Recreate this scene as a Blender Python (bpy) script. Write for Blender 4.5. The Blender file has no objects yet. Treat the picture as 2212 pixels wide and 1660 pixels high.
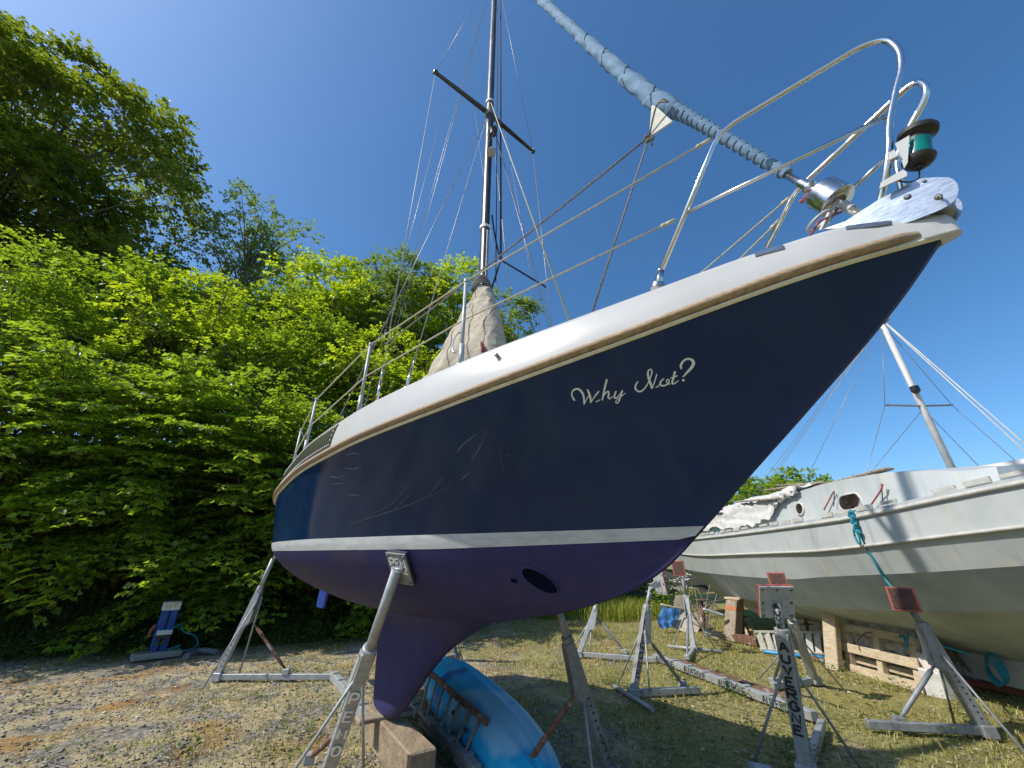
import bpy, math, random
import numpy as np
from mathutils import Vector, Matrix
from mathutils.bvhtree import BVHTree

SC = bpy.context.scene
COL = SC.collection

# ------------------------------------------------------------------ camera
CAM_H, PITCH, FPX = 1.5, math.radians(25.0), 831.0      # ultra wide lens looking up at the bow
cam = bpy.data.cameras.new('camera')
cam.sensor_width = 36.0
cam.lens = 36.0 * FPX / 2212.0
cam.clip_start, cam.clip_end = 0.05, 3000
cam_ob = bpy.data.objects.new('camera', cam)
COL.objects.link(cam_ob)
cam_ob.location = (0, 0, CAM_H)
cam_ob.rotation_euler = (math.pi / 2 + PITCH, 0, 0)
SC.camera = cam_ob

# ------------------------------------------------------------------ sky and sun
SUN_AZ = math.atan2(-0.955, -0.30)        # clockwise from +Y
SUN_EL = math.radians(48.0)
TO_SUN = Vector((math.sin(SUN_AZ) * math.cos(SUN_EL), math.cos(SUN_AZ) * math.cos(SUN_EL), math.sin(SUN_EL)))
world = bpy.data.worlds.new('World')
SC.world = world
world.use_nodes = True
wn = world.node_tree
sky = wn.nodes.new('ShaderNodeTexSky')
sky.sky_type = 'NISHITA'
sky.sun_disc = False
sky.sun_elevation = SUN_EL
sky.sun_rotation = SUN_AZ % (2 * math.pi)
sky.air_density = 1.0
sky.dust_density = 1.2
sky.ozone_density = 8.0
hs = wn.nodes.new('ShaderNodeHueSaturation')          # the deep clean blue of the day
hs.inputs['Hue'].default_value = 0.4945
hs.inputs['Saturation'].default_value = 1.11
hs.inputs['Value'].default_value = 1.2
wn.links.new(sky.outputs[0], hs.inputs['Color'])
wn.links.new(hs.outputs[0], wn.nodes['Background'].inputs[0])
wn.nodes['Background'].inputs[1].default_value = 0.127
sun = bpy.data.lights.new('sun', 'SUN')
sun.energy = 4.4
sun.angle = math.radians(0.53)
sun.color = (1.0, 0.95, 0.87)
sun_ob = bpy.data.objects.new('sun', sun)
COL.objects.link(sun_ob)
sun_ob.rotation_euler = TO_SUN.to_track_quat('Z', 'Y').to_euler()
SC.view_settings.view_transform = 'Standard'
SC.view_settings.look = 'None'
SC.view_settings.exposure = 0.2
SC.view_settings.gamma = 1.0
SC.cycles.max_bounces = 6
SC.cycles.transparent_max_bounces = 8

# ------------------------------------------------------------------ measuring helpers
CP, SP = math.cos(PITCH), math.sin(PITCH)
CAM = Vector((0, 0, CAM_H))

def ray(u, v):
    a, b = (u - 1106) / FPX, (830 - v) / FPX
    return Vector((a, CP - b * SP, SP + b * CP))

def G(u, v, z=0.0):
    """the point at height z seen at (u, v) of the 2212 wide photograph"""
    d = ray(u, v)
    return CAM + d * ((z - CAM_H) / d.z)

def PL(u, v, p, n):
    d = ray(u, v)
    return CAM + d * ((Vector(p) - CAM).dot(n) / d.dot(n))

def YY(u, v, y):
    d = ray(u, v)
    return CAM + d * (y / d.y)

def XX(u, v, x):
    d = ray(u, v)
    return CAM + d * (x / d.x)

def depth(p):
    return p.y * CP + (p.z - CAM_H) * SP

def V(*a):
    return Vector(a)

def pchip(xs, ys, x):
    xs = np.asarray(xs, float); ys = np.asarray(ys, float); x = np.asarray(x, float)
    h = np.diff(xs); d = np.diff(ys) / h
    m = np.zeros(len(xs)); m[0] = d[0]; m[-1] = d[-1]
    for i in range(1, len(xs) - 1):
        if d[i - 1] * d[i] > 0:
            w1 = 2 * h[i] + h[i - 1]; w2 = h[i] + 2 * h[i - 1]
            m[i] = (w1 + w2) / (w1 / d[i - 1] + w2 / d[i])
    x = np.clip(x, xs[0], xs[-1]); i = np.clip(np.searchsorted(xs, x) - 1, 0, len(h) - 1)
    t = (x - xs[i]) / h[i]
    return (ys[i] * (2 * t**3 - 3 * t**2 + 1) + h[i] * m[i] * (t**3 - 2 * t**2 + t)
            + ys[i + 1] * (-2 * t**3 + 3 * t**2) + h[i] * m[i + 1] * (t**3 - t**2))

def smooth_path(pts, n=8):
    """Catmull-Rom through the points"""
    p = [Vector(q) for q in pts]
    p = [p[0] * 2 - p[1]] + p + [p[-1] * 2 - p[-2]]
    out = []
    for i in range(1, len(p) - 2):
        for k in range(n):
            t = k / n
            a, b, c, d = p[i - 1], p[i], p[i + 1], p[i + 2]
            out.append(0.5 * ((2 * b) + (c - a) * t + (2 * a - 5 * b + 4 * c - d) * t * t + (3 * b - a - 3 * c + d) * t**3))
    out.append(p[-2])
    return out

def round_path(pts, r, n=6):
    """polyline with its corners rounded to radius r"""
    p = [Vector(q) for q in pts]
    out = [p[0]]
    for i in range(1, len(p) - 1):
        rr = r[i - 1] if isinstance(r, (list, tuple)) else r
        a, b, c = p[i - 1], p[i], p[i + 1]
        l1, l2 = (a - b).length, (c - b).length
        k = min(rr, l1 * .48, l2 * .48)
        s, e = b + (a - b).normalized() * k, b + (c - b).normalized() * k
        for j in range(n + 1):
            t = j / n
            out.append(s * (1 - t)**2 + b * 2 * t * (1 - t) + e * t * t)
    out.append(p[-1])
    return out

# ------------------------------------------------------------------ object helpers
def tag(o, label=None, cat=None, group=None, kind=None):
    if label: o['label'] = label
    if cat: o['category'] = cat
    if group: o['group'] = group
    if kind: o['kind'] = kind
    return o

def empty(name, loc, label=None, cat=None, group=None):
    o = bpy.data.objects.new(name, None)
    o.empty_display_size = 0.1
    COL.objects.link(o)
    o.location = loc
    return tag(o, label, cat, group)

def base_of(o):
    v = Vector((0, 0, 0))
    while o is not None:
        v = v + Vector(o.location)
        o = o.parent
    return v

class MB:
    """collects shapes in world coordinates, links them as ONE mesh object"""
    def __init__(s):
        s.v, s.f, s.m, s.sm = [], [], [], []
        s.mat = 0
        s.smooth = False
    def add(s, vs, fs):
        o = len(s.v)
        s.v += [tuple(q) for q in vs]
        for f in fs:
            s.f.append([o + i for i in f]); s.m.append(s.mat); s.sm.append(s.smooth)
        return s
    def hexa(s, c):
        return s.add(c, [(0, 3, 2, 1), (4, 5, 6, 7), (0, 1, 5, 4), (1, 2, 6, 5), (2, 3, 7, 6), (3, 0, 4, 7)])
    def box(s, c, ax, ay, az, sx, sy, sz, bev=0.0):
        """box centred at c with half sizes along three axes, its edges chamfered"""
        c = Vector(c)
        ax, ay, az = (Vector(a).normalized() for a in (ax, ay, az))
        if bev <= 0:
            return s.hexa([c + ax * i * sx + ay * j * sy + az * k * sz
                           for k in (-1, 1) for i, j in ((-1, -1), (1, -1), (1, 1), (-1, 1))])
        bev = min(bev, sx * .45, sy * .45, sz * .45)
        vs, idx = [], {}
        for i in (-1, 1):
            for j in (-1, 1):
                for k in (-1, 1):
                    for a in range(3):
                        d = [sx, sy, sz]
                        for b in range(3):
                            if b != a: d[b] -= bev
                        idx[(i, j, k, a)] = len(vs)
                        vs.append(c + ax * i * d[0] + ay * j * d[1] + az * k * d[2])
        fs = []
        for q in (-1, 1):
            fs.append([idx[(q, j, k, 0)] for j, k in ((-1, -1), (1, -1), (1, 1), (-1, 1))][::q])
            fs.append([idx[(i, q, k, 1)] for i, k in ((-1, -1), (1, -1), (1, 1), (-1, 1))][::-q])
            fs.append([idx[(i, j, q, 2)] for i, j in ((-1, -1), (1, -1), (1, 1), (-1, 1))][::q])
        for i in (-1, 1):
            for j in (-1, 1):
                fs.append([idx[(i, j, -1, 0)], idx[(i, j, -1, 1)], idx[(i, j, 1, 1)], idx[(i, j, 1, 0)]][::i * j])
                fs.append([idx[(i, -1, j, 0)], idx[(i, 1, j, 0)], idx[(i, 1, j, 2)], idx[(i, -1, j, 2)]][::i * j])
                fs.append([idx[(-1, i, j, 1)], idx[(-1, i, j, 2)], idx[(1, i, j, 2)], idx[(1, i, j, 1)]][::i * j])
                for k in (-1, 1):
                    fs.append([idx[(i, j, k, 0)], idx[(i, j, k, 1)], idx[(i, j, k, 2)]][::i * j * k])
        return s.add(vs, fs)
    def beam(s, p0, p1, w, h, up=(0, 0, 1), bev=0.0, w1=None, h1=None):
        p0, p1 = Vector(p0), Vector(p1)
        ax = (p1 - p0).normalized(); up = Vector(up)
        ay = up.cross(ax)
        if ay.length < 1e-4: ay = Vector((1, 0, 0)).cross(ax)
        ay.normalize(); az = ax.cross(ay)
        if w1 is None and h1 is None:
            return s.box((p0 + p1) / 2, ax, ay, az, (p1 - p0).length / 2, w / 2, h / 2, bev)
        w1 = w if w1 is None else w1; h1 = h if h1 is None else h1
        return s.hexa([p + ay * i * ww / 2 + az * k * hh / 2
                       for k in (-1, 1) for p, ww, hh, i in ((p0, w, h, -1), (p1, w1, h1, -1), (p1, w1, h1, 1), (p0, w, h, 1))])
    def tube(s, path, r, n=10, cap=True):
        p = [Vector(q) for q in path]
        rs = list(r) if isinstance(r, (list, tuple, np.ndarray)) else [r] * len(p)
        sm, s.smooth = s.smooth, True
        t0 = (p[1] - p[0]).normalized()
        nrm = t0.orthogonal().normalized()
        vs, fs = [], []
        for i, q in enumerate(p):
            t = (p[min(i + 1, len(p) - 1)] - p[max(i - 1, 0)]).normalized()
            nrm = (nrm - t * nrm.dot(t))
            if nrm.length < 1e-6: nrm = t.orthogonal()
            nrm.normalize()
            b = t.cross(nrm)
            for k in range(n):
                a = 2 * math.pi * k / n
                vs.append(q + (nrm * math.cos(a) + b * math.sin(a)) * rs[i])
        for i in range(len(p) - 1):
            for k in range(n):
                k2 = (k + 1) % n
                fs.append((i * n + k, i * n + k2, (i + 1) * n + k2, (i + 1) * n + k))
        s.add(vs, fs)
        s.smooth = False
        if cap:
            o = len(s.v) - len(vs)
            for ring, rev in ((0, True), (len(p) - 1, False)):
                f = [o + ring * n + k for k in range(n)]
                s.f.append(f[::-1] if rev else f); s.m.append(s.mat); s.sm.append(False)
        s.smooth = sm
        return s
    def lathe(s, p, axis, prof, n=20, smooth=True):
        """prof: list of (distance along axis, radius)"""
        p, axis = Vector(p), Vector(axis).normalized()
        u = axis.orthogonal().normalized(); w = axis.cross(u)
        pr = [(d, max(r, 1e-4)) for d, r in prof]
        runs = [[pr[0]]]
        for i in range(1, len(pr)):
            runs[-1].append(pr[i])
            if i < len(pr) - 1:      # a sharp corner of the profile starts a new strip
                a = math.atan2(pr[i][1] - pr[i - 1][1], pr[i][0] - pr[i - 1][0]); c = math.atan2(pr[i + 1][1] - pr[i][1], pr[i + 1][0] - pr[i][0])
                if abs(a - c) > .6: runs.append([pr[i]])
        sm = s.smooth
        for run in runs:
            vs = [p + axis * d + (u * math.cos(2 * math.pi * k / n) + w * math.sin(2 * math.pi * k / n)) * r for d, r in run for k in range(n)]
            fs = [(i * n + k, i * n + (k + 1) % n, (i + 1) * n + (k + 1) % n, (i + 1) * n + k) for i in range(len(run) - 1) for k in range(n)]
            s.smooth = smooth; s.add(vs, fs)
        s.smooth = False
        for (d, r), rev in ((pr[0], True), (pr[-1], False)):
            vs = [p + axis * d + (u * math.cos(2 * math.pi * k / n) + w * math.sin(2 * math.pi * k / n)) * r for k in range(n)]
            s.add(vs, [tuple(range(n))[::-1] if rev else tuple(range(n))])
        s.smooth = sm
        return s
    def prism(s, pts, ext):
        """a flat outline pushed along ext"""
        p = [Vector(q) for q in pts]; e = Vector(ext); n = len(p)
        nn = Vector((0, 0, 0))
        for i in range(n): nn += p[i].cross(p[(i + 1) % n])
        if nn.dot(e) < 0: p = p[::-1]
        fs = [tuple(range(n))[::-1], tuple(range(n, 2 * n))]
        fs += [(i, (i + 1) % n, n + (i + 1) % n, n + i) for i in range(n)]
        return s.add(p + [q + e for q in p], fs)
    def grid(s, rows, closed=False, flip=False):
        n = len(rows[0]); vs = [q for r in rows for q in r]; fs = []
        for i in range(len(rows) - 1):
            for k in range(n if closed else n - 1):
                k2 = (k + 1) % n
                f = (i * n + k, i * n + k2, (i + 1) * n + k2, (i + 1) * n + k)
                fs.append(f[::-1] if flip else f)
        sm, s.smooth = s.smooth, True
        s.add(vs, fs); s.smooth = sm
        return s
    def ribbon(s, pts, w, nrm, th=0.003):
        """painted stroke: polyline of (point, normal, width) laid as a thin strip on a surface"""
        n = len(pts); top = []
        for i in range(n):
            a, b = Vector(pts[max(i - 1, 0)]), Vector(pts[min(i + 1, n - 1)])
            t = (b - a).normalized(); nn = Vector(nrm[i]) if isinstance(nrm, list) else Vector(nrm)
            sd = nn.cross(t).normalized()
            ww = w[i] if isinstance(w, (list, tuple)) else w
            q = Vector(pts[i])
            top.append((q - sd * ww / 2 + nn * th, q + sd * ww / 2 + nn * th, q - sd * ww / 2 + nn * th * .1, q + sd * ww / 2 + nn * th * .1))
        vs = [q for r in top for q in r]; fs = []
        for i in range(n - 1):
            a, b = 4 * i, 4 * i + 4
            fs += [(a, b, b + 1, a + 1), (a, a + 2, b + 2, b), (a + 1, b + 1, b + 3, a + 3)]
        fs += [(0, 1, 3, 2), (4 * n - 4, 4 * n - 2, 4 * n - 1, 4 * n - 3)]
        return s.add(vs, fs)
    def build(s, name, mats, parent=None, weld=0.0, label=None):
        mats = mats if isinstance(mats, (list, tuple)) else [mats]
        o0 = base_of(parent)
        me = bpy.data.meshes.new(name)
        me.from_pydata([(x - o0.x, y - o0.y, z - o0.z) for x, y, z in s.v], [], s.f)
        for m in mats: me.materials.append(m)
        me.polygons.foreach_set('material_index', s.m)
        me.polygons.foreach_set('use_smooth', s.sm)
        if weld:
            import bmesh
            bm = bmesh.new(); bm.from_mesh(me)
            bmesh.ops.remove_doubles(bm, verts=bm.verts, dist=weld)
            bmesh.ops.dissolve_degenerate(bm, edges=bm.edges, dist=weld * .5)
            bmesh.ops.recalc_face_normals(bm, faces=bm.faces)
            bm.to_mesh(me); bm.free()
        me.update()
        o = bpy.data.objects.new(name, me)
        COL.objects.link(o)
        o.parent = parent
        if label: o['label'] = label
        return o

# ------------------------------------------------------------------ materials
def mat(name):
    m = bpy.data.materials.new(name); m.use_nodes = True
    nt = m.node_tree
    return m, nt, nt.nodes['Principled BSDF']

def N(nt, kind, **kw):
    n = nt.nodes.new(kind)
    for k, v in kw.items():
        if k in n.inputs: n.inputs[k].default_value = v
        else: setattr(n, k, v)
    return n

def ramp(nt, fac, stops):
    r = nt.nodes.new('ShaderNodeValToRGB')
    e = r.color_ramp.elements
    while len(e) < len(stops): e.new(0.5)
    for el, (p, c) in zip(e, stops):
        el.position = p
        el.color = c if len(c) == 4 else (*c, 1)
    nt.links.new(fac, r.inputs[0])
    return r

def mixc(nt, fac, a, b, blend='MIX'):
    n = nt.nodes.new('ShaderNodeMix'); n.data_type = 'RGBA'; n.blend_type = blend
    for s, i in ((fac, 0), (a, 6), (b, 7)):
        if hasattr(s, 'links'): nt.links.new(s, n.inputs[i])
        else: n.inputs[i].default_value = s if not isinstance(s, tuple) or len(s) == 4 else (*s, 1)
    return n.outputs[2]

def coords(nt, scale=(1, 1, 1), kind='Object', rot=(0, 0, 0)):
    tc = nt.nodes.new('ShaderNodeTexCoord'); mp = nt.nodes.new('ShaderNodeMapping')
    mp.inputs['Scale'].default_value = scale
    mp.inputs['Rotation'].default_value = rot
    nt.links.new(tc.outputs[kind], mp.inputs[0])
    return mp.outputs[0]

def noise(nt, vec, scale, detail=6, rough=.6, dist=0):
    n = nt.nodes.new('ShaderNodeTexNoise')
    n.inputs['Scale'].default_value = scale; n.inputs['Detail'].default_value = detail
    n.inputs['Roughness'].default_value = rough; n.inputs['Distortion'].default_value = dist
    nt.links.new(vec, n.inputs['Vector'])
    return n.outputs['Fac']

def bump(nt, bsdf, h, strength=.3, dist=.02):
    b = nt.nodes.new('ShaderNodeBump')
    b.inputs['Strength'].default_value = strength; b.inputs['Distance'].default_value = dist
    nt.links.new(h, b.inputs['Height']); nt.links.new(b.outputs[0], bsdf.inputs['Normal'])

def worn(name, c0, c1, scale=6, rough=.5, metal=0.0, stretch=(1, 1, 1), lo=.35, hi=.65, bmp=.15, bdist=.01, extra=None, spec=None, coat=0):
    """two colours mixed by noise, with a little relief: paint, metal, wood, cloth"""
    m, nt, b = mat(name)
    v = coords(nt, stretch)
    f = noise(nt, v, scale, 8, .65)
    r = ramp(nt, f, [(lo, c0), (hi, c1)])
    col = r.outputs[0]
    if extra:      # (colour, scale, threshold)
        g = noise(nt, v, extra[1], 5, .7)
        rr = ramp(nt, g, [(extra[2], (0, 0, 0)), (extra[2] + .06, (1, 1, 1))])
        col = mixc(nt, rr.outputs[0], col, extra[0])
    nt.links.new(col, b.inputs['Base Color'])
    b.inputs['Metallic'].default_value = metal
    fr = noise(nt, v, scale * 2.3, 5, .6)
    rr = ramp(nt, fr, [(.3, (rough * .8,) * 3), (.7, (min(1, rough * 1.25),) * 3)])
    nt.links.new(rr.outputs[0], b.inputs['Roughness'])
    if coat: b.inputs['Coat Weight'].default_value = coat
    if spec is not None: b.inputs['Specular IOR Level'].default_value = spec
    if bmp: bump(nt, b, noise(nt, v, scale * 4, 6, .7), bmp, bdist)
    return m

M = {}
M['baulk'] = worn('dark_sawn_baulk', (.17, .12, .075), (.40, .31, .20), 3.2, .9, 0, stretch=(5, 1.4, 3), lo=.25, hi=.72, bmp=.8, bdist=.02, extra=((.10, .075, .05), 9, .60))
M['galv'] = worn('galvanised_steel', (.27, .28, .285), (.43, .445, .44), 14, .5, .25, lo=.3, hi=.7, bmp=.1, extra=((.20, .13, .085), 6.5, .655))
M['galv_dark'] = worn('weathered_and_shaded_galvanised', (.16, .165, .17), (.30, .31, .31), 12, .55, .2, lo=.3, hi=.7, bmp=.1, extra=((.15, .085, .05), 7, .63))
M['rust'] = worn('rusty_steel', (.10, .045, .025), (.22, .12, .075), 18, .85, .1, bmp=.4, extra=((.30, .27, .25), 9, .56))
M['stainless'] = worn('stainless_steel', (.58, .58, .57), (.72, .71, .69), 20, .2, 1.0, bmp=.03, lo=.2, hi=.8)
M['alu'] = worn('brushed_aluminium', (.27, .31, .36), (.40, .44, .49), 16, .32, .9, stretch=(1, 1, 6), bmp=.06, extra=((.55, .5, .4), 7, .68))
M['mast'] = worn('dark_anodised_spar', (.035, .037, .04), (.10, .10, .10), 5, .32, .6, stretch=(3, 3, .5), bmp=.03)
M['bolt'] = worn('bolt_steel', (.10, .10, .10), (.22, .21, .2), 40, .5, .6, bmp=0)
M['hole'] = worn('drilled_hole', (.006, .006, .006), (.012, .012, .012), 30, .9, 0, bmp=0)
M['black_paint'] = worn('black_hand_paint', (.012, .012, .014), (.03, .03, .035), 30, .6, 0, bmp=.1)
M['white_paint'] = worn('white_hand_paint', (.74, .75, .74), (.86, .86, .84), 30, .6, 0, bmp=.1)
M['orange_rubber'] = worn('orange_pad_edge', (.36, .10, .065), (.24, .06, .045), 22, .7, 0, bmp=.2)
M['wire'] = worn('rigging_wire', (.18, .18, .18), (.34, .34, .33), 30, .4, .5, bmp=0)
M['rope_dark'] = worn('dark_rope', (.015, .016, .02), (.05, .05, .055), 60, .9, 0, bmp=.3)
M['rope_cream'] = worn('cream_guard_line', (.36, .33, .20), (.55, .52, .38), 60, .7, 0, bmp=.3)
M['rope_grey'] = worn('grey_rope', (.10, .095, .085), (.24, .22, .19), 60, .9, 0, bmp=.3)
M['rope_teal'] = worn('teal_rope', (.01, .16, .22), (.02, .28, .36), 60, .8, 0, bmp=.3)
M['rope_red'] = worn('red_rope', (.22, .03, .04), (.38, .12, .13), 60, .8, 0, bmp=.3)
M['plastic_black'] = worn('black_plastic', (.012, .012, .012), (.035, .033, .03), 12, .5, 0, bmp=.05)
M['nav_green'] = worn('teal_lamp_lens', (.0, .13, .12), (.0, .2, .17), 10, .2, 0, bmp=.05)
M['wood_grey'] = worn('weathered_timber', (.20, .155, .105), (.38, .31, .23), 7, .85, 0, stretch=(2, 2, 2), bmp=.3, extra=((.13, .10, .08), 15, .62))
M['wood_warm'] = worn('sawn_timber', (.38, .29, .18), (.60, .50, .35), 5, .85, 0, stretch=(1.5, 1.5, 5), lo=.3, hi=.7, bmp=.4, extra=((.22, .16, .10), 11, .60))

# ================================================================== the blue yacht
BX, BY = 1.526, 1.012                      # bow, on the ground plan
PSI = math.radians(38.687)
SD = Vector((-math.sin(PSI), math.cos(PSI), 0))      # along the boat, bow to stern
OD = Vector((-math.cos(PSI), -math.sin(PSI), 0))     # towards starboard
LOA, LN = 6.4, 7.632      # length; length the curves below are measured in
B0 = Vector((BX, BY, 0))
def YP(s, o, z): return B0 + SD * float(s) + OD * float(o) + Vector((0, 0, float(z)))
def CPL(u, v, off=0.0):                    # image point on a fore-and-aft plane of the boat
    X = PL(u, v, B0 + OD * off, OD)
    return (X - B0).dot(SD), X.z
_FR = [0, .04, .12, .25, .4, .52, .62, .70, .78, .84]
def ys_(s): return 1.201 * pchip(_FR, [.012, .161, .378, .686, .92, .99, .975, .91, .76, .6], np.asarray(s) / LN)
def zs_(s): return 2.54 + pchip([0, .25, .5, .75, 1], [0, -.231, -.35, -.436, -.477], np.asarray(s) / LN)
def zd_(s): return zs_(s) + pchip([0, .03, .1, .3, 1], [.093, .194, .239, .296, .251], np.asarray(s) / LN)
def yd_(s): return np.maximum(ys_(s) - .03 * np.minimum(1, np.asarray(s) / LN * 20), .004)
W0, W1 = 1.053, 6.15
def zw_(s): return 1.641 + .010 * np.asarray(s)
def yw_(s):
    t = (np.asarray(s) - W0) / 5.786
    y = 1.165 * pchip([0, .08, .2, .35, .5, .65, .8, .93, 1.], [.008, .14, .38, .66, .87, .93, .83, .60, .35], t)
    return np.where(t < 0, .008, y)
_ZK = [(0, 2.545), (.17, 2.372), (.573, 2.036), (.769, 1.881), (1.053, 1.6515), (1.295, 1.471), (1.53, 1.361), (1.756, 1.295),
       (2.0, 1.237), (2.28, 1.19), (2.7, 1.125), (3.3, 1.085), (4.2, 1.085), (4.9, 1.13), (5.4, 1.21), (5.8, 1.36), (6.15, 1.56), (6.4, 1.66)]
def zk_(s): return pchip([a for a, b in _ZK], [b for a, b in _ZK], np.asarray(s))

def section(s):
    """half section of the hull at s: (o, z) rows for underbody, stripe and topsides"""
    zk, zw, zs, ys, yw = (float(f(s)) for f in (zk_, zw_, zs_, ys_, yw_))
    over = s < W0
    full = min(1, max(0, (s - W0) / 2.2))
    n = 1.0 + .75 * full; m = 1.0 + .55 * full
    band = (.05 + .035 * min(1, max(0, (s - W0) / 1.5))) * (1 - .25 * max(0, min(1, (s - 4) / 3)))
    if over:
        zw = zk; yw = .012
    if s > W1: zw = zk + .09
    zb = max(zk, zw - band)
    def under(z):
        if zw - zk < 1e-4: return .012
        t = (z - zk) / (zw - zk)
        return max(.012, yw * (1 - (1 - t)**n)**(1 / m))
    un = [(under(zk + (zb - zk) * (k / 16)**1.6), zk + (zb - zk) * (k / 16)**1.6) for k in range(17)]
    st = [(under(zb + (zw - zb) * k / 3), zb + (zw - zb) * k / 3) for k in range(4)]
    y0 = un[-1][0] if over else st[-1][0]
    g = 1.22 - .20 * min(1, max(0, s / 3.0))
    tp = [(y0 + (ys - y0) * (k / 12)**g, zw + (zs - zw) * k / 12) for k in range(13)]
    return un, st, tp

_st = sorted(set([W0, W1, LOA] + [LOA * (k / 70)**1.35 for k in range(71)]))
_sec = [(s, section(s)) for s in _st]

# paints of the hull
m, nt, b = mat('navy_gelcoat')
v = coords(nt, (1, 1, 1))
f = noise(nt, v, 3.0, 6, .6)
fine = noise(nt, coords(nt, (2, 2, 14)), 6, 6, .75)
r = ramp(nt, f, [(.3, (.0055, .0210, .064)), (.75, (.0085, .0290, .084))])
r2 = ramp(nt, noise(nt, v, 26, 10, .85), [(.69, (0, 0, 0)), (.78, (1, 1, 1))])
col = mixc(nt, r2.outputs[0], r.outputs[0], (.03, .042, .075))
run = ramp(nt, noise(nt, coords(nt, (7, 7, .55)), 2.4, 6, .65), [(.56, (0, 0, 0)), (.78, (.55, .55, .55))])
col = mixc(nt, run.outputs[0], col, (.020, .038, .075))
nt.links.new(col, b.inputs['Base Color'])
rr = ramp(nt, fine, [(.3, (.07, .07, .07)), (.75, (.17, .17, .17))])
nt.links.new(rr.outputs[0], b.inputs['Roughness'])
b.inputs['Specular IOR Level'].default_value = .27
bump(nt, b, noise(nt, v, 2.0, 2, .4), .12, .05)
M['navy'] = m
M['hull_mark'] = worn('pale_hull_mark', (.035, .05, .08), (.10, .13, .18), 14, .5, bmp=0)
m, nt, b = mat('blue_antifouling')
v = coords(nt, (1, 1, 1))
f = noise(nt, v, 4, 8, .7)
r = ramp(nt, f, [(.3, (.017, .017, .076)), (.75, (.028, .026, .110))])
streak = ramp(nt, noise(nt, coords(nt, (9, 9, 1.0)), 5, 6, .7), [(.45, (0, 0, 0)), (.8, (.6, .6, .6))])
col = mixc(nt, streak.outputs[0], r.outputs[0], (.038, .034, .12))
pt = ramp(nt, noise(nt, coords(nt, (1, 1, 1.6)), 2.1, 9, .72), [(.50, (0, 0, 0)), (.66, (.7, .7, .7))])
col = mixc(nt, pt.outputs[0], col, (.046, .038, .07))
nt.links.new(col, b.inputs['Base Color'])
b.inputs['Roughness'].default_value = .62
b.inputs['Specular IOR Level'].default_value = .3
bump(nt, b, noise(nt, v, 40, 5, .7), .15, .006)
M['antifoul'] = m
M['stripe'] = worn('white_boot_stripe', (.36, .375, .37), (.48, .49, .48), 8, .5, stretch=(1, 1, 4), bmp=.05)
m, nt, b = mat('white_gelcoat')
v = coords(nt)
r = ramp(nt, noise(nt, v, 2.5, 6, .6), [(.3, (.44, .437, .42)), (.7, (.50, .497, .48))])
rust = ramp(nt, noise(nt, coords(nt, (5, 5, .7)), 1.6, 5, .6), [(.62, (0, 0, 0)), (.80, (.55, .55, .55))])
col = mixc(nt, rust.outputs[0], r.outputs[0], (.48, .40, .25))
sp = ramp(nt, noise(nt, v, 30, 8, .8), [(.70, (0, 0, 0)), (.76, (1, 1, 1))])
col = mixc(nt, sp.outputs[0], col, (.45, .40, .33))
nt.links.new(col, b.inputs['Base Color'])
b.inputs['Roughness'].default_value = .3
M['gelcoat'] = m
m, nt, b = mat('teak_rail')
v = coords(nt, (1, 1, 1), rot=(0, 0, -PSI))
g = noise(nt, coords(nt, (14, 1.2, 40), rot=(0, 0, -PSI)), 3, 8, .7)
r = ramp(nt, g, [(.25, (.17, .11, .06)), (.5, (.33, .235, .14)), (.75, (.50, .39, .26))])
gr = ramp(nt, noise(nt, v, 1.3, 4, .6), [(.48, (0, 0, 0)), (.68, (.7, .7, .7))])
col = mixc(nt, gr.outputs[0], r.outputs[0], (.24, .195, .15))
nt.links.new(col, b.inputs['Base Color']); b.inputs['Roughness'].default_value = .75
bump(nt, b, g, .3, .004)
M['teak'] = m
M['cream'] = worn('cream_trim', (.55, .50, .33), (.70, .66, .50), 12, .5, bmp=.05)
m, nt, b = mat('tinted_acrylic')
r = ramp(nt, noise(nt, coords(nt, (3, 3, 14)), 9, 8, .75), [(.35, (.016, .015, .013)), (.8, (.10, .095, .08))])
nt.links.new(r.outputs[0], b.inputs['Base Color']); b.inputs['Roughness'].default_value = .28
M['acrylic'] = m
M['cover'] = worn('beige_canvas', (.33, .29, .22), (.48, .43, .34), 4, .9, stretch=(1, 1, 3.5), bmp=.5, bdist=.015, extra=((.22, .20, .16), 5, .60))
m, nt, b = mat('faded_blue_canvas')
v = coords(nt)
r = ramp(nt, noise(nt, v, 7, 8, .7), [(.3, (.085, .17, .28)), (.55, (.13, .23, .34)), (.8, (.24, .32, .39))])
nt.links.new(r.outputs[0], b.inputs['Base Color']); b.inputs['Roughness'].default_value = .85
bump(nt, b, noise(nt, coords(nt, (1, 1, 3)), 22, 6, .7), .5, .012)
M['sail_blue'] = m
M['seam'] = worn('sail_seam_thread', (.05, .09, .14), (.10, .15, .20), 20, .9, bmp=0)

yacht = empty('sailing_yacht', YP(4.2, 0, .30), 'navy blue sailing yacht with name on its bow, propped on stands with furled blue headsail', 'yacht')

def both(rows):   # mirror a half section into port sheet and starboard sheet
    return [[YP(s, -o, z) for o, z in r] for s, r in rows], [[YP(s, o, z) for o, z in r] for s, r in rows]
def nsub(k): return [(s, t[k]) for s, t in _sec]

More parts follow.
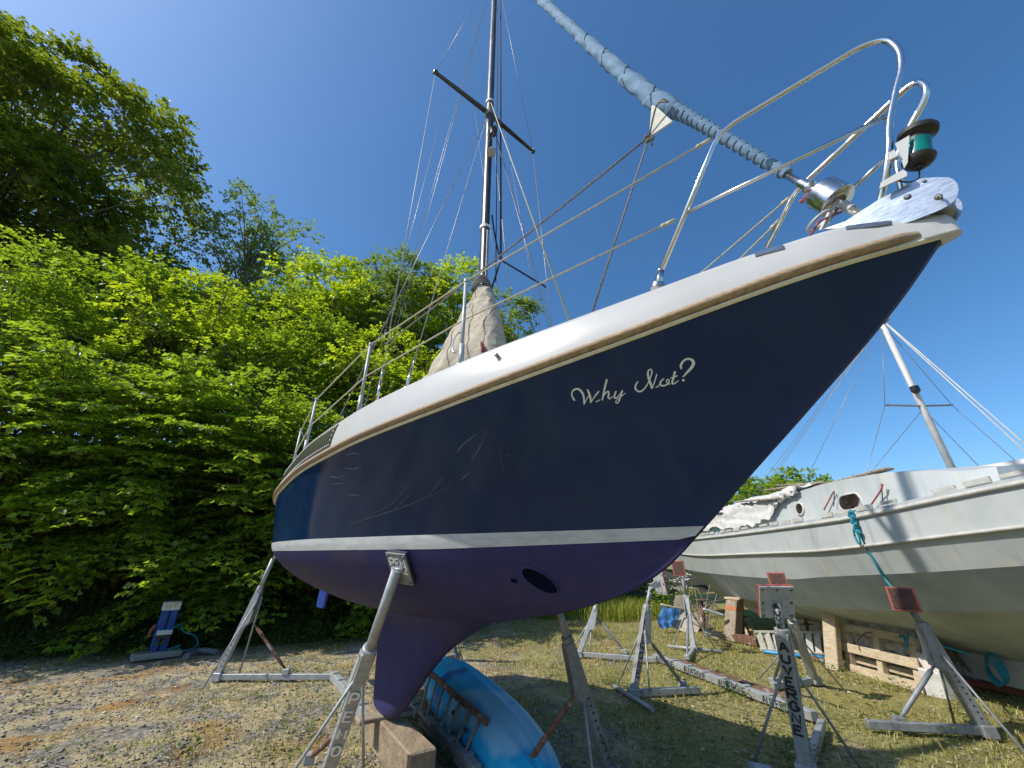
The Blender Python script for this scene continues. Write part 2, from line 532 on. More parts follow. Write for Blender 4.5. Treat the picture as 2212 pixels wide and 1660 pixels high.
mb = MB()
pr, sr = both(nsub(2)); mb.grid(pr, flip=True); mb.grid(sr)
tr = [YP(LOA, o, z) for o, z in _sec[-1][1][2]] + [YP(LOA, -o, z) for o, z in _sec[-1][1][2]][::-1]
mb.add(tr, [tuple(range(len(tr)))])
topsides = mb.build('topsides', M['navy'], yacht, weld=.0004)
mb = MB()
pr, sr = both(nsub(0)); mb.grid([a[::-1] + c[1:] for a, c in zip(pr, sr)])
tr = [YP(LOA, o, z) for o, z in _sec[-1][1][0]] + [YP(LOA, -o, z) for o, z in _sec[-1][1][0]][::-1]
mb.add(tr, [tuple(range(len(tr)))])
underbody = mb.build('underbody', M['antifoul'], yacht, weld=.0004)
mb = MB()
rows = [(s, [(o + .0015, z) for o, z in r]) for s, r in nsub(1) if s >= W0]
pr, sr = both(rows); mb.grid(pr, flip=True); mb.grid(sr)
mb.build('boot_stripe', M['stripe'], yacht, weld=.0004)

# white bulwark and deck
mb = MB()
rows = []
for s in [-.042, -.038, -.028, -.012] + _st:
    if s < 0:
        q = math.sqrt(max(0, 1 - (s / -.042)**2))
        ys, yd, zs, zd = .004 + .026 * q, .004 + .026 * q, 2.535, 2.59 + .043 * q
    else:
        k = max(0, 1 - s / .12)
        ys, yd, zs, zd = float(ys_(s)) + .018 * k, float(yd_(s)) + .026 * k, float(zs_(s)) - .005 * k, float(zd_(s))
    r = []
    for t in np.linspace(0, 1, 7):
        r.append((ys + (yd - ys) * t + .012 * math.sin(math.pi * t) * min(1, max(s, 0) * 2), zs + (zd - .03 - zs) * t))
    for a in (.3, .65, 1):
        r.append((yd - .03 * (1 - math.cos(a * math.pi / 2)) * min(1, yd / .06), zd - .03 + .03 * math.sin(a * math.pi / 2)))
    rows.append((s, [(max(o, .001), z) for o, z in r]))
pr, sr = both(rows); mb.grid(pr, flip=True); mb.grid(sr)
bot = [[YP(s, -r[0][0], r[0][1]), YP(s, r[0][0], r[0][1])] for s, r in rows[:9]]
mb.grid(bot, flip=True)
bulwark = mb.build('bulwark', M['gelcoat'], yacht, weld=.0004)
mb = MB()
dk = []
for s, r in rows:
    o, z = r[-1]
    dk.append([YP(s, o * t, z - .004 + .05 * min(1, o) * (1 - t * t)) for t in np.linspace(-1, 1, 9)])
mb.grid(dk, flip=True)
o, z = rows[-1][1][0]; o2, z2 = rows[-1][1][-1]
mb.add([YP(LOA, -o, z), YP(LOA, o, z), YP(LOA, o2, z2), YP(LOA, -o2, z2)], [(0, 1, 2, 3)])
mb.build('deck', M['gelcoat'], yacht)
# coachroof
mb = MB(); rs = []
for s, w, h in ((2.2, .35, 0), (2.35, .42, .12), (2.7, .5, .24), (3.4, .62, .34), (5.2, .66, .36), (5.25, .66, .0)):
    z0 = float(zd_(s)) + .03
    rs.append([YP(s, w, z0 - .05), YP(s, w * .95, z0 + h * .9), YP(s, w * .5, z0 + h + .02), YP(s, 0, z0 + h + .03),
               YP(s, -w * .5, z0 + h + .02), YP(s, -w * .95, z0 + h * .9), YP(s, -w, z0 - .05)])
mb.grid(rs); mb.build('coachroof', M['gelcoat'], yacht)

# wooden rubbing strake with its cream strip
def sweep(o0, o1, z0, z1, s0, s1):
    ss = [s0] + [s for s in _st if s0 < s < s1] + [s1]
    out = MB()
    for sg in (1, -1):
        rw = []
        for s in ss:
            y, z = float(ys_(s)), float(zs_(s))
            k = min(1, (s - s0) / .05 + .35)
            c = [(y + o0, z + z0), (y + o0 + (o1 - o0) * k, z + z0 + .006), (y + o0 + (o1 - o0) * k * 1.08, z + (z0 + z1) / 2),
                 (y + o0 + (o1 - o0) * k, z + z1 - .006), (y + o0, z + z1)]
            rw.append([YP(s, sg * o, zz) for o, zz in c])
        out.grid(rw, flip=sg < 0)
        for e, fl in ((0, sg > 0), (-1, sg < 0)):
            out.add(rw[e], [tuple(range(5))[::-1] if fl else tuple(range(5))])
    return out
sweep(-.002, .033, .012, .048, .045, LOA - .02).build('rubbing_strake', M['teak'], yacht)
sweep(-.002, .012, -.008, .0105, .01, LOA - .02).build('trim_strip', M['cream'], yacht)

BV = []
for o in (topsides, underbody, bulwark):
    bs = base_of(o)
    BV.append(BVHTree.FromPolygons([Vector(q.co) + bs for q in o.data.vertices], [list(p.vertices) for p in o.data.polygons]))
def hit(u, v, which=None):
    best = None
    for i, t in enumerate(BV):
        if which is not None and i != which: continue
        p, n, idx, d = t.ray_cast(CAM, ray(u, v).normalized())
        if p is not None and (best is None or d < best[2]):
            best = (p, n if n.dot(p - CAM) < 0 else -n, d)
    return best

# the name on the bow, brush strokes laid on the hull
def Z5(x, y): return (2200 + x * .31646) * .54, (1350 + y * .31646) * .54
STROKES = [
 [(315,800,20),(287,757,20),(277,710,18),(295,672,20),(335,652,24),(380,667,28),(415,712,26),(430,772,22),(432,848,14)],
 [(432,850,8),(468,775,12),(498,735,11)], [(475,660,18),(500,722,26),(514,780,24),(515,828,14)],
 [(515,828,10),(560,758,14),(600,705,18),(622,680,14)], [(575,815,8),(610,805,12),(635,785,7)],
 [(720,530,24),(700,610,24),(680,700,20),(660,797,15)],
 [(666,775,8),(690,722,14),(722,690,18),(742,688,18),(744,720,20),(738,760,20),(760,775,13),(800,742,8)],
 [(835,680,20),(818,735,20),(820,768,20),(850,758,13),(880,722,10),(905,690,10)],
 [(915,670,22),(893,745,20),(868,812,18),(845,833,12),(832,812,10),(858,777,10),(910,740,10),(957,703,7)],
 [(1112,560,13),(1088,598,19),(1080,645,22),(1110,680,20),(1152,682,20),(1200,642,16),(1250,560,13),(1283,470,15),(1286,420,16),(1270,405,14),(1250,415,16),(1237,455,22),(1250,525,26),(1275,592,28),(1290,652,16)],
 [(1290,652,10),(1320,570,14),(1352,463,13)], [(1330,636,7),(1365,620,13),(1390,595,9)],
 [(1442,520,13),(1402,558,20),(1396,598,20),(1430,613,20),(1478,597,16),(1506,560,14),(1500,535,13),(1480,535,13),(1474,562,12),(1492,590,12),(1530,588,8)],
 [(1580,430,26),(1562,508,24),(1545,572,22),(1568,586,17),(1630,545,7)], [(1520,515,9),(1565,503,14),(1612,484,15)],
 [(1660,400,20),(1655,350,26),(1690,297,24),(1740,273,24),(1790,284,30),(1814,325,36),(1790,382,34),(1735,442,26),(1690,490,16),(1672,497,11)],
 [(1670,545,24),(1684,543,32),(1700,540,24)]]
mb = MB()
for st in STROKES:
    path = smooth_path([(x, y, w) for x, y, w in st], 6)
    P3, NN, WW = [], [], []
    for q in path:
        h = hit(*Z5(q[0], q[1]), 0)
        if h:
            P3.append(h[0]); NN.append(h[1]); WW.append(q[2] * .31646 * .54 / FPX * depth(h[0]) * 1.0)
    if len(P3) > 1: mb.ribbon(P3, WW, NN, .0022)
mb.build('name_lettering', worn('cream_vinyl', (.60, .62, .55), (.68, .70, .62), 20, .5, bmp=0), yacht)

# crescent scuffs and thin pale lines laid on the topsides
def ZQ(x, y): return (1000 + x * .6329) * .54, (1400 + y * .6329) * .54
HULL_MARKS = [([(605,668),(650,655),(692,658)], 16), ([(600,748),(660,752),(712,735)], 9), ([(505,800),(550,808),(598,796)], 6), ([(512,848),(590,845)], 5), ([(620,925),(700,915)], 5),
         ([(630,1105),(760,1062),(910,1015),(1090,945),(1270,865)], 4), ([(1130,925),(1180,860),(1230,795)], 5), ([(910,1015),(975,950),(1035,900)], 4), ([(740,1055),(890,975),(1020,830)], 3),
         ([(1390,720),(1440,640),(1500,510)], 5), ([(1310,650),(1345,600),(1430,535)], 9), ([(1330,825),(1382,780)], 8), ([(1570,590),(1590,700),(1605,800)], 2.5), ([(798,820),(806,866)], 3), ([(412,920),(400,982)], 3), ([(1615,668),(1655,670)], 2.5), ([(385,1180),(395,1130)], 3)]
for pts, w in HULL_MARKS:
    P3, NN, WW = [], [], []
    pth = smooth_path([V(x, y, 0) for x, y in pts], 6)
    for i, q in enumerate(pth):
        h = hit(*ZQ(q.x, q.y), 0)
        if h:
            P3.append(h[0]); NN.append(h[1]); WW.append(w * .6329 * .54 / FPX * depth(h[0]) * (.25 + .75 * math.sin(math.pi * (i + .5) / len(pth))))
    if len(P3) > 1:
        mb = MB(); mb.ribbon(P3, WW, NN, .0008); mb.build('pale_mark', M['hull_mark'], yacht)

# keel, skeg and rudder
def foil(prof, name, mt):
    """prof: rows of (z, s leading, s trailing, half thickness)"""
    out = MB(); rows = []
    for z, a, c, th in prof:
        r = []
        for k in range(24):
            t = k / 24 * 2 * math.pi
            x = .5 - .5 * math.cos(t)
            yt = th * 2.6 * (.2969 * math.sqrt(x) - .126 * x - .3516 * x * x + .2843 * x**3 - .1015 * x**4) / .26
            r.append(YP(a + (c - a) * x, yt if t < math.pi else -yt, z))
        rows.append(r)
    out.grid(rows, closed=True, flip=True)
    out.smooth = True
    out.add(rows[-1], [tuple(range(24))])
    return out.build(name, mt, yacht)
foil([(1.20, 2.55, 4.85, .26), (1.10, 2.75, 4.74, .17), (1.02, 2.95, 4.68, .115), (.95, 3.10, 4.65, .092), (.86, 3.27, 4.62, .082), (.70, 3.50, 4.60, .074),
      (.5, 3.74, 4.575, .066), (.38, 3.90, 4.555, .060), (.325, 3.985, 4.54, .056), (.30, 4.06, 4.50, .042)], 'keel', M['antifoul'])
foil([(1.60, 5.75, 6.30, .05), (1.25, 6.0, 6.42, .04), (1.15, 6.12, 6.44, .03)], 'skeg', M['antifoul'])
foil([(2.05, 6.42, 6.72, .03), (1.70, 6.46, 6.86, .04), (1.25, 6.58, 7.0, .04), (1.0, 6.62, 7.06, .036), (.93, 6.66, 7.05, .03)], 'rudder', worn('blue_rudder_paint', (.010, .035, .20), (.016, .05, .26), 5, .5))
# openings low on the starboard bow, inner shade painted as flat dark discs
for (u, v, a, bb, nm) in ((1166, 1254, .112, .058, 'tunnel_opening'), (1111, 1253, .020, .016, 'skin_fitting')):
    h = hit(u, v, 1)
    if h:
        p, n = h[0], h[1]
        e1 = (SD - n * SD.dot(n)).normalized(); e2 = n.cross(e1)
        e2 = e2 if e2.z > 0 else -e2; ax1 = (-e1 * .62 - e2 * .78).normalized(); ax2 = n.cross(ax1)
        out = MB(); out.smooth = True
        rings = []
        for d, k in ((.001, 1.10), (.009, 1.04), (.007, .97), (.0025, .9), (.002, .4), (.002, .02)):
            ring = []
            for q in range(28):
                t = 2 * math.pi * q / 28
                c = p + ax1 * a * k * math.cos(t) + ax2 * bb * k * math.sin(t)
                hh = BV[1].find_nearest(c)
                ring.append(hh[0] + n * d)
            rings.append(ring)
        out.grid(rings[:3], closed=True); out.mat = 1; out.grid(rings[2:], closed=True)
        out.build(nm, [M['antifoul'], worn('painted_recess_shade_' + nm, (.0025, .003, .012), (.004, .005, .02), 8, .9, bmp=0, spec=.05)], yacht)  # no hole is cut: the disc's near-black colour stands for shade inside
# chafe plate, cleat stud and dark cabin window on the bulwark
def bw(s, t, lift=.004, sg=1):
    ys, yd, zs, zd = float(ys_(s)), float(yd_(s)), float(zs_(s)), float(zd_(s))
    return YP(s, sg * (ys + (yd - ys) * t + .012 * math.sin(math.pi * t) + lift), zs + (zd - .03 - zs) * t)
for sg in (1, -1):
    mb = MB()
    R_ = []
    ss = np.linspace(3.22, 5.6, 30)
    for s in ss: R_.append([bw(s, t, .006, sg) for t in np.linspace(.30, .98 - .0 * s, 5)])
    mb.grid(R_, flip=sg < 0)
    for e in (0, 4):
        mb.grid([[r[e], r[e] - OD * sg * .008] for r in R_], flip=(e == 0) == (sg > 0))
    mb.grid([[q, q - OD * sg * .008] for q in R_[0]], flip=sg > 0)
    mb.mat = 1
    for i in range(0, 69):
        s = 3.25 + i * .034
        for t in (.36, .93):
            mb.lathe(bw(s, t, .006, sg), OD * sg, [(0, .0065), (.003, .0045)], 6)
    for t in np.linspace(.36, .93, 5)[1:-1]:
        mb.lathe(bw(3.25, t, .006, sg), OD * sg, [(0, .0065), (.003, .0045)], 6)
    mb.build('cabin_window', [M['acrylic'], M['white_paint']], yacht)
h = hit(1075, 770, 2)
if h:
    mb = MB(); mb.lathe(h[0], h[1], [(0, .013), (.02, .012), (.024, .016), (.03, .014)], 10); mb.build('stud', M['galv'], yacht)
pa, pb = hit(1630, 552, 2), hit(1693, 535, 2)
if pa and pb:
    mb = MB(); c = (pa[0] + pb[0]) / 2 + pa[1] * .003
    ax = (pb[0] - pa[0]).normalized(); up = pa[1].cross(ax)
    mb.box(c, ax, up, pa[1], (pb[0] - pa[0]).length / 2, .014, .004, .002)
    mb.mat = 1
    for k in (-1, 1): mb.lathe(c + ax * k * (pb[0] - pa[0]).length * .45 + pa[1] * .004, pa[1], [(0, .004), (.002, .003)], 8)
    mb.build('chafe_plate', [M['alu'], M['bolt']], yacht)

# stemhead fitting: two cheek plates with rollers between
def Z4(x, y): return (3150 + x * .36166) * .54, (550 + y * .36166) * .54
outl = [(400,1012),(640,930),(820,810),(1000,695),(1200,590),(1380,500),(1440,470),(1500,452),(1640,442),(1780,442),(1840,468),(1880,515),(1893,570),(1882,640),(1845,700),(1780,755),(1700,797),(1550,858),(1380,925),(1280,955),(1160,968),(900,985),(640,1005)]
fit = MB()
for sg in (1, -1):
    pts = []
    for q in outl:
        s, z = CPL(*Z4(*q), .062)
        pts.append(YP(s, .062 * sg, z))
    fit.prism(pts, -OD * sg * .006)
ro = [CPL(*Z4(*q), .062) for q in ((1665, 660), (1325, 660), (1050, 780))]
tops = [Z4(*q) for q in ((240, 1052), (400, 1008), (640, 960), (900, 938), (1150, 930))]
bots = [Z4(*q) for q in ((240, 1060), (400, 1046), (640, 1024), (900, 1002), (1150, 970))]
for sg in (1, -1):      # foot flange bent over the edge of the bulwark
    r0, r1 = [], []
    for tt, r_ in ((1, r1), (0, r0)):
        for a, c in zip(tops, bots):
            h = None; k = 0
            while h is None and k <= 1:
                u, v = (a[0] + (c[0] - a[0]) * max(k, tt), a[1] + (c[1] - a[1]) * max(k, tt)); h = hit(u, v, 2); k += .1
            p = h[0] + h[1] * .004 if h else YP(.2, .07, 2.7)
            o = (p - B0).dot(OD)
            r_.append(p if sg > 0 else p - OD * 2 * o)
    inn = [YP((p - B0).dot(SD), .06 * sg, p.z + .012) for p in r0]
    fit.grid([r1, r0, inn], flip=sg > 0); fit.smooth = False
fitting = fit.build('stemhead_fitting', M['alu'], yacht)
for (s, z), r in zip(ro[:1], (.035,)):
    mb = MB(); mb.lathe(YP(s, -.055, z), OD, [(0, r), (.02, r), (.05, r * .6), (.06, r * .6), (.09, r), (.11, r)], 16)
    mb.build('anchor_roller', M['galv_dark'], fitting)
def pin(shape):
    mb = MB(); shape(mb); mb.build('pin', M['bolt'], fitting)
for s, z in ro[:2]: pin(lambda m_: m_.lathe(YP(s, .061, z), OD, [(0, .011), (.005, .010), (.008, .006)], 10))
s, z = ro[0]
pin(lambda m_: m_.tube([YP(s, .066, z), YP(s - .004, .08, z - .01), YP(s - .002, .085, z - .028)], .004, 6))
s, z = CPL(*Z4(1510, 475), .068); pin(lambda m_: m_.lathe(YP(s, .061, z), OD, [(0, .006), (.007, .005)], 8))

# mast, spreaders, lamp
MS = 2.945
MTOP = 11.9
def MP(z, o=0.0, ds=0.0): return YP(MS + ds, o, z)
mb = MB(); mb.smooth = True
rw = []
for z, k in ((2.6, 1), (6, 1), (9, .98), (MTOP, .85)):
    rw.append([YP(MS + .062 * k * math.cos(t), .046 * k * math.sin(t), z) for t in np.linspace(0, 2 * math.pi, 20, endpoint=False)])
mb.grid(rw, closed=True); mb.add(rw[-1], [tuple(range(20))])
mast = mb.build('mast', M['mast'], yacht)
mb = MB()
mb.box(YP(MS - .064, .0, 4.55), SD, OD, (0, 0, 1), .005, .014, .42)
mb.mat = 1
for k in range(17): mb.lathe(YP(MS - .069, 0, 4.18 + k * .047), -SD, [(0, .006), (.001, .006)], 8)
mb.build('pole_track', [M['galv'], M['hole']], mast)
_, SZ = CPL(1061, 243)
SPR = {}
for sg, (u, v) in ((1, (947, 145)), (-1, (1163, 299))):
    tip = MP(SZ + .02, .84 * sg, .03)
    SPR[sg] = tip
    mb = MB(); a, c = MP(SZ, .04 * sg), tip
    ax = (c - a).normalized(); up = V(0, 0, 1); sd = up.cross(ax).normalized()
    r_ = []
    for k, wd in ((0, .036), (.5, .031), (1, .024)):
        q = a.lerp(c, k)
        r_.append([q + sd * wd * math.cos(t) + up * wd * .42 * math.sin(t) for t in np.linspace(0, 2 * math.pi, 14, endpoint=False)])
    mb.grid(r_, closed=True); mb.add(r_[-1], [tuple(range(14))])
    mb.lathe(c, ax, [(-.02, .03), (.01, .034), (.025, .03), (.03, .012)], 12)
    mb.build('spreader', M['mast'], mast)
mb = MB()
mb.lathe(MP(SZ), (0, 0, 1), [(-.05, .064), (-.04, .068), (.04, .068), (.05, .064)], 16)
mb.build('spreader_collar', M['galv_dark'], mast)
_, z = CPL(1062, 290)
mb = MB(); mb.lathe(YP(MS - .10, 0, z), (0, 0, 1), [(-.06, .02), (-.05, .04), (.02, .045), (.05, .06), (.065, .05), (.09, .03)], 14)
mb.box(YP(MS - .07, 0, z), SD, OD, (0, 0, 1), .03, .015, .03)
mb.build('steaming_light', M['plastic_black'], mast)
_, z = CPL(1062, 332)
mb = MB(); mb.lathe(YP(MS - .10, .0, z + .05), V(-.2, -.3, -1), [(0, .02), (.02, .045), (.08, .055), (.10, .058), (.103, .05)], 16)
mb.build('deck_lamp', M['galv'], mast)
mb = MB(); z0 = CPL(1071, 610)[1]
mb.tube(smooth_path([YP(MS - .05, .02, SZ - .7), YP(MS - .16, .03, SZ - .65), YP(MS - .17, .0, SZ - .3), YP(MS - .06, -.02, SZ - .25)], 6), .006, 6)
mb.build('lamp_cable', M['plastic_black'], mast)
for z in (SZ + .26, 5.05):
    mb = MB(); mb.lathe(MP(z), (0, 0, 1), [(-.018, .0635), (.018, .0635)], 14); mb.build('tape_band', M['white_paint'], mast)

# boom with the folded mainsail under its beige cover
bm_ = MB(); bm_.tube([YP(MS + .05, 0, 3.38), YP(6.3, 0, 3.32)], .05, 12); bm_.build('boom', M['mast'], yacht)
cov = MB(); rng = random.Random(4); rows_ = []
prof = [(-.33, 3.20, 3.42, .05), (-.30, 3.16, 3.58, .10), (-.22, 3.12, 3.84, .14), (-.12, 3.12, 4.12, .15), (-.04, 3.14, 4.20, .15), (.06, 3.16, 4.17, .155), (.18, 3.18, 4.06, .165), (.32, 3.2, 3.97, .17),
        (.48, 3.2, 3.88, .17), (.65, 3.2, 3.74, .17), (.85, 3.2, 3.58, .165), (1.1, 3.2, 3.47, .15), (1.6, 3.22, 3.45, .13), (2.4, 3.22, 3.43, .12), (3.2, 3.24, 3.42, .10)]
fine = []
for i in range(len(prof) - 1):
    for k in range(5):
        t = k / 5; fine.append([a + (b_ - a) * t for a, b_ in zip(prof[i], prof[i + 1])])
fine.append(prof[-1])
for i, (ds, zb, zt, w) in enumerate(fine):
    r_ = []
    for k in range(36):
        t = 2 * math.pi * k / 36
        cz, sz = math.cos(t), math.sin(t)
        h = zb + (zt - zb) * (.5 + .5 * sz)
        top = (h - zb) / (zt - zb)
        ww = w * abs(cz)**.75 * (1 if cz > 0 else -1) * (1 - .45 * max(0, top - .25))
        fl_ = math.sin(h * 26 + ds * 17 + 1.5 * math.sin(ds * 5 + cz * 2)); fold = .016 * (abs(fl_)**.6 * (1 if fl_ > 0 else -1)) * (.4 + .8 * max(0, top - .1)) + .008 * math.sin(ds * 19 - h * 7)
        r_.append(YP(MS + ds + fold * .6, ww + fold * (1 if cz > 0 else -1), h + fold * .4))
    rows_.append(r_)
cov.grid(rows_, closed=True); cov.smooth = True
cov.add(rows_[0], [tuple(range(36))[::-1]]); cov.add(rows_[-1], [tuple(range(36))])
cover = cov.build('sail_cover', M['cover'], yacht)
M['cover_seam'] = worn('cover_seam', (.16, .14, .11), (.24, .21, .17), 20, .9, bmp=0)
for i in (9, 22, 36):
    mb = MB(); rr2 = rows_[i]; cen = sum(rr2, Vector()) / len(rr2)
    mb.tube([cen + (q - cen) * 1.006 for q in rr2[-10:] + rr2[:10]], .006, 5); mb.build('cover_seam', M['cover_seam'], cover)
mb = MB()
for z, r in ((4.20, .105), (4.24, .095), (4.28, .08), (4.17, .11)):
    rg = [YP(MS + .02 + r * math.cos(t), r * math.sin(t), z + .02 * math.sin(3 * t)) for t in np.linspace(0, 2 * math.pi, 25)]
    mb.tube(rg, .012, 6)
mb.build('cover_lashing', M['rope_grey'], cover)
mb = MB()
for k in range(7):
    o = .02 + .02 * k
    mb.tube(smooth_path([YP(MS - .22, o, 3.35), YP(MS - .26, o + .01, 3.2), YP(MS - .2 + .04 * math.sin(k * 2), o, 2.95), YP(MS - .1, o, 2.75)], 5), .011, 6)
mb.build('halyard_tail', M['rope_red'], yacht)

# standing and running rigging, each wire its own part
def wire(name, a, c, r=.004, mt='wire', sag=0.0):
    a, c = Vector(a), Vector(c)
    pts = [a.lerp(c, t) - V(0, 0, sag * 4 * t * (1 - t)) for t in (np.linspace(0, 1, 9) if sag else (0, 1))]
    mb = MB(); mb.tube(pts, r, 6); return mb.build(name, M[mt], yacht)
def edge(s, sg=1, inset=.06, dz=0.0): return YP(s, sg * (float(yd_(s)) - inset), float(zd_(s)) + dz)
TOP = MP(MTOP - .05)
for sg in (1, -1):
    wire('cap_shroud', SPR[sg], edge(2.80, sg), .0045, 'galv' if sg > 0 else 'wire')
    wire('cap_shroud', TOP, SPR[sg], .004)
    a = MP(SZ - .08, .04 * sg)
    for s2 in (2.48, 3.5): wire('lower_shroud', a, edge(s2, sg), .0042, 'galv' if s2 < 3 else 'wire')
    for s2 in (2.80, 2.48):
        q = edge(s2, sg); d = ((SPR[sg] if s2 > 2.7 else a) - q).normalized()
        mb = MB(); mb.tube([q + d * .02, q + d * .2], .010, 8); mb.tube([q + d * .2, q + d * .3], .006, 6); mb.lathe(q, (0, 0, 1), [(-.01, .02), (.03, .012)], 8)
        mb.build('turnbuckle', M['stainless'], yacht)
wire('backstay', TOP, YP(LOA - .05, 0, 2.32), .0045)
wire('inner_shroud', MP(SZ + .18, .02, -.05), edge(1.30, 1), .0055, 'rope_cream')
wire('halyard', MP(MTOP - .2, -.03, -.12), PL(1082, 562, YP(0, -.14, 0), OD), .012, 'rope_dark')
wire('halyard', MP(MTOP - .2, .01, -.1), YP(MS - .1, -.10, 4.25), .006, 'rope_dark')
kn = PL(1082, 562, YP(0, -.14, 0), OD)
wire('halyard', kn, YP(MS - .05, -.06, 4.1), .011, 'rope_dark')
wire('halyard', kn, MP(5.25, -.05, -.06), .010, 'rope_dark', .08)
wire('boom_topping_lift', MP(MTOP - .1, 0, .06), YP(6.2, .0, 3.4), .004)
tp = SPR[1].lerp(MP(SZ, .04), .27)
wire('flag_halyard', tp, edge(2.95, 1, .05), .0028)
tp2 = SPR[1].lerp(MP(SZ, .04), .72)
wire('flag_halyard', tp2, edge(3.3, -1, .3), .0028)
wire('flag_halyard', SPR[-1].lerp(MP(SZ, -.04), .72), edge(2.7, -1, .2), .0028)
wire('guy_rope', kn, PL(1180, 621, YP(0, -.75, 0), OD), .011, 'rope_dark')
wire('flag_halyard', MP(SZ - .3, -.02, -.06), edge(2.3, -1, .3), .003)

# furled headsail on the forestay
FST = [(1850, 458), (1791, 426), (1745, 403), (1712, 386), (1700, 377), (1650, 348), (1600, 318), (1550, 289), (1500, 260), (1462, 240), (1440, 229), (1400, 205), (1340, 155), (1260, 84), (1165, -2)]
FP = [YP(s, 0, z) for s, z in (CPL(u, v) for u, v in FST)]
d_ = (FP[-1] - FP[-2]).normalized()
top_end = MP(MTOP - .1, 0, -.08)
FPs = FP[4:] + [FP[-1].lerp(top_end, .35) - V(0, 0, .08), FP[-1].lerp(top_end, .7)]
path = smooth_path(FPs, 46)
# radius along the sail, from its apparent width in the picture
wpx = [26, 26, 26, 26, 27, 33, 42, 42, 35, 26, 20]
rad0 = [w / FPX * depth(p) * .45 for w, p in zip(wpx, FPs)] + [.035, .02]
rr_ = np.interp(np.arange(len(path)), np.arange(len(FPs)) * 46, rad0)
L_ = [0.0]
for i in range(1, len(path)): L_.append(L_[-1] + (path[i] - path[i - 1]).length)
mb = MB(); mb.smooth = True; vs = []; n_ = 28
nrm = (path[1] - path[0]).orthogonal().normalized()
clew_i = 46 * 5 + 20
for i, q in enumerate(path):
    t = (path[min(i + 1, len(path) - 1)] - path[max(i - 1, 0)]).normalized()
    nrm = (nrm - t * nrm.dot(t)).normalized(); bb = t.cross(nrm)
    low = max(0, min(1, (clew_i - i) / 12))
    ring = []
    for k in range(n_):
        a = 2 * math.pi * k / n_
        ph = (L_[i] / .062 + a / (2 * math.pi)) % 1.0               # tight turns of the sheet below the clew
        w1 = .74 + .36 * ph**.7 + .02 * math.sin(9 * a + L_[i] * 40)
        ph2 = (L_[i] / (.55 if i < len(path) * .7 else .9) + a / (2 * math.pi) + .07 * math.sin(L_[i] * 9 + a)) % 1.0
        w2 = .86 + .26 * ph2 + .035 * math.sin(5 * a + L_[i] * 17) + .03 * math.sin(L_[i] * 31 + 3 * a)
        ring.append(q + (nrm * math.cos(a) + bb * math.sin(a)) * rr_[i] * (low * w1 + (1 - low) * w2))
    vs.append(ring)
mb.grid(vs, closed=True); mb.add(vs[0], [tuple(range(n_))[::-1]])
sail = mb.build('furled_sail', M['sail_blue'], yacht)
# stitched edge spiralling up the rolled sail
mb = MB()
for j in range(int(L_[clew_i] / .062)):
    i = int(np.searchsorted(L_, j * .062 + .03)); 
    ring = [vs[min(len(vs) - 1, i + (1 if k > n_ // 2 else 0))][k] for k in range(n_)]
    cen = sum(ring, Vector()) / n_
    mb.tube([cen + (q - cen) * 1.015 for q in ring] + [cen + (ring[0] - cen) * 1.015], .0045, 4, cap=False)
up_i = [i for i in range(clew_i, len(path)) if i % 2 == 0]
mb.tube([(lambda cen, q: cen + (q - cen) * 1.02)(path[i], vs[i][int((L_[i] / .55 * n_)) % n_]) for i in up_i], .006, 4, cap=False)
mb.build('seam', M['seam'], sail)
cl = [PL(u, v, YP(0, .05, 0), OD) for u, v in ((1408, 222), (1452, 262), (1402, 296))]
mb = MB(); mb.prism([cl[0], cl[1], cl[2]], -OD * .012)
mb.build('clew_patch', worn('weathered_sailcloth', (.45, .47, .46), (.62, .58, .48), 12, .9, bmp=.3), sail)
clew = cl[2]
mb = MB()
for k in range(3):
    w = PL(1437 + k * 4, 218 + k * 3, YP(0, .10, 0), OD); mb.tube(smooth_path([w + V(0, 0, .02), cl[1].lerp(cl[0], .5) + OD * .06, clew], 4), .006, 6)
for k in range(5): mb.lathe(clew + V(.01 * k - .02, .008 * (k % 2), -.018 * (k % 3)), V(.3, 1, .4 * k), [(-.012, .008), (0, .015), (.012, .008)], 8)
mb.tube([clew, clew + V(.01, 0, -.09)], .006, 6); mb.tube([clew, clew + V(-.03, 0, -.07)], .006, 6)
mb.build('sheet_knot', M['rope_grey'], sail)
wire('jib_sheet', clew, YP(3.6, .72, CPL(891, 684, .72)[1]), .0075, 'rope_grey', .02)
wire('jib_sheet', clew, edge(1.25, 1, .12), .006, 'rope_grey', .0)
# furling drum
ax = (FP[3] - FP[0]).normalized()
mb = MB(); mb.tube([YP(*(lambda q: (q[0], 0, q[1]))(CPL(1862, 466))), FP[3] + ax * .1], .016, 10); mb.build('forestay_foil', M['stainless'], yacht)
dc = FP[1]
mb = MB(); k = depth(dc) / FPX * .86
mb.lathe(dc, ax, [(-30 * k, .02), (-30 * k, 37 * k), (-28 * k, 40 * k), (24 * k, 40 * k), (28 * k, 38 * k), (28 * k, .02)], 30)
mb.mat = 1
mb.lathe(dc - ax * 30.6 * k, ax, [(0, 18 * k), (.6 * k, 18 * k)], 20)
mb.build('furling_drum', [M['stainless'], M['rust']], yacht)
mb = MB()
mb.lathe(FP[2], ax, [(-14 * k, 10 * k), (-12 * k, 12 * k), (26 * k, 12 * k)], 18); mb.lathe(FP[2], ax, [(-13 * k, 13 * k), (-10 * k, 17 * k), (-4 * k, 17 * k), (-2 * k, 13 * k)], 18)
mb.build('tack_swivel', M['stainless'], yacht)
mb = MB(); mb.lathe(FP[0].lerp(dc, .35), ax, [(-18 * k, 8 * k), (-16 * k, 11 * k), (10 * k, 11 * k), (12 * k, 8 * k)], 16)
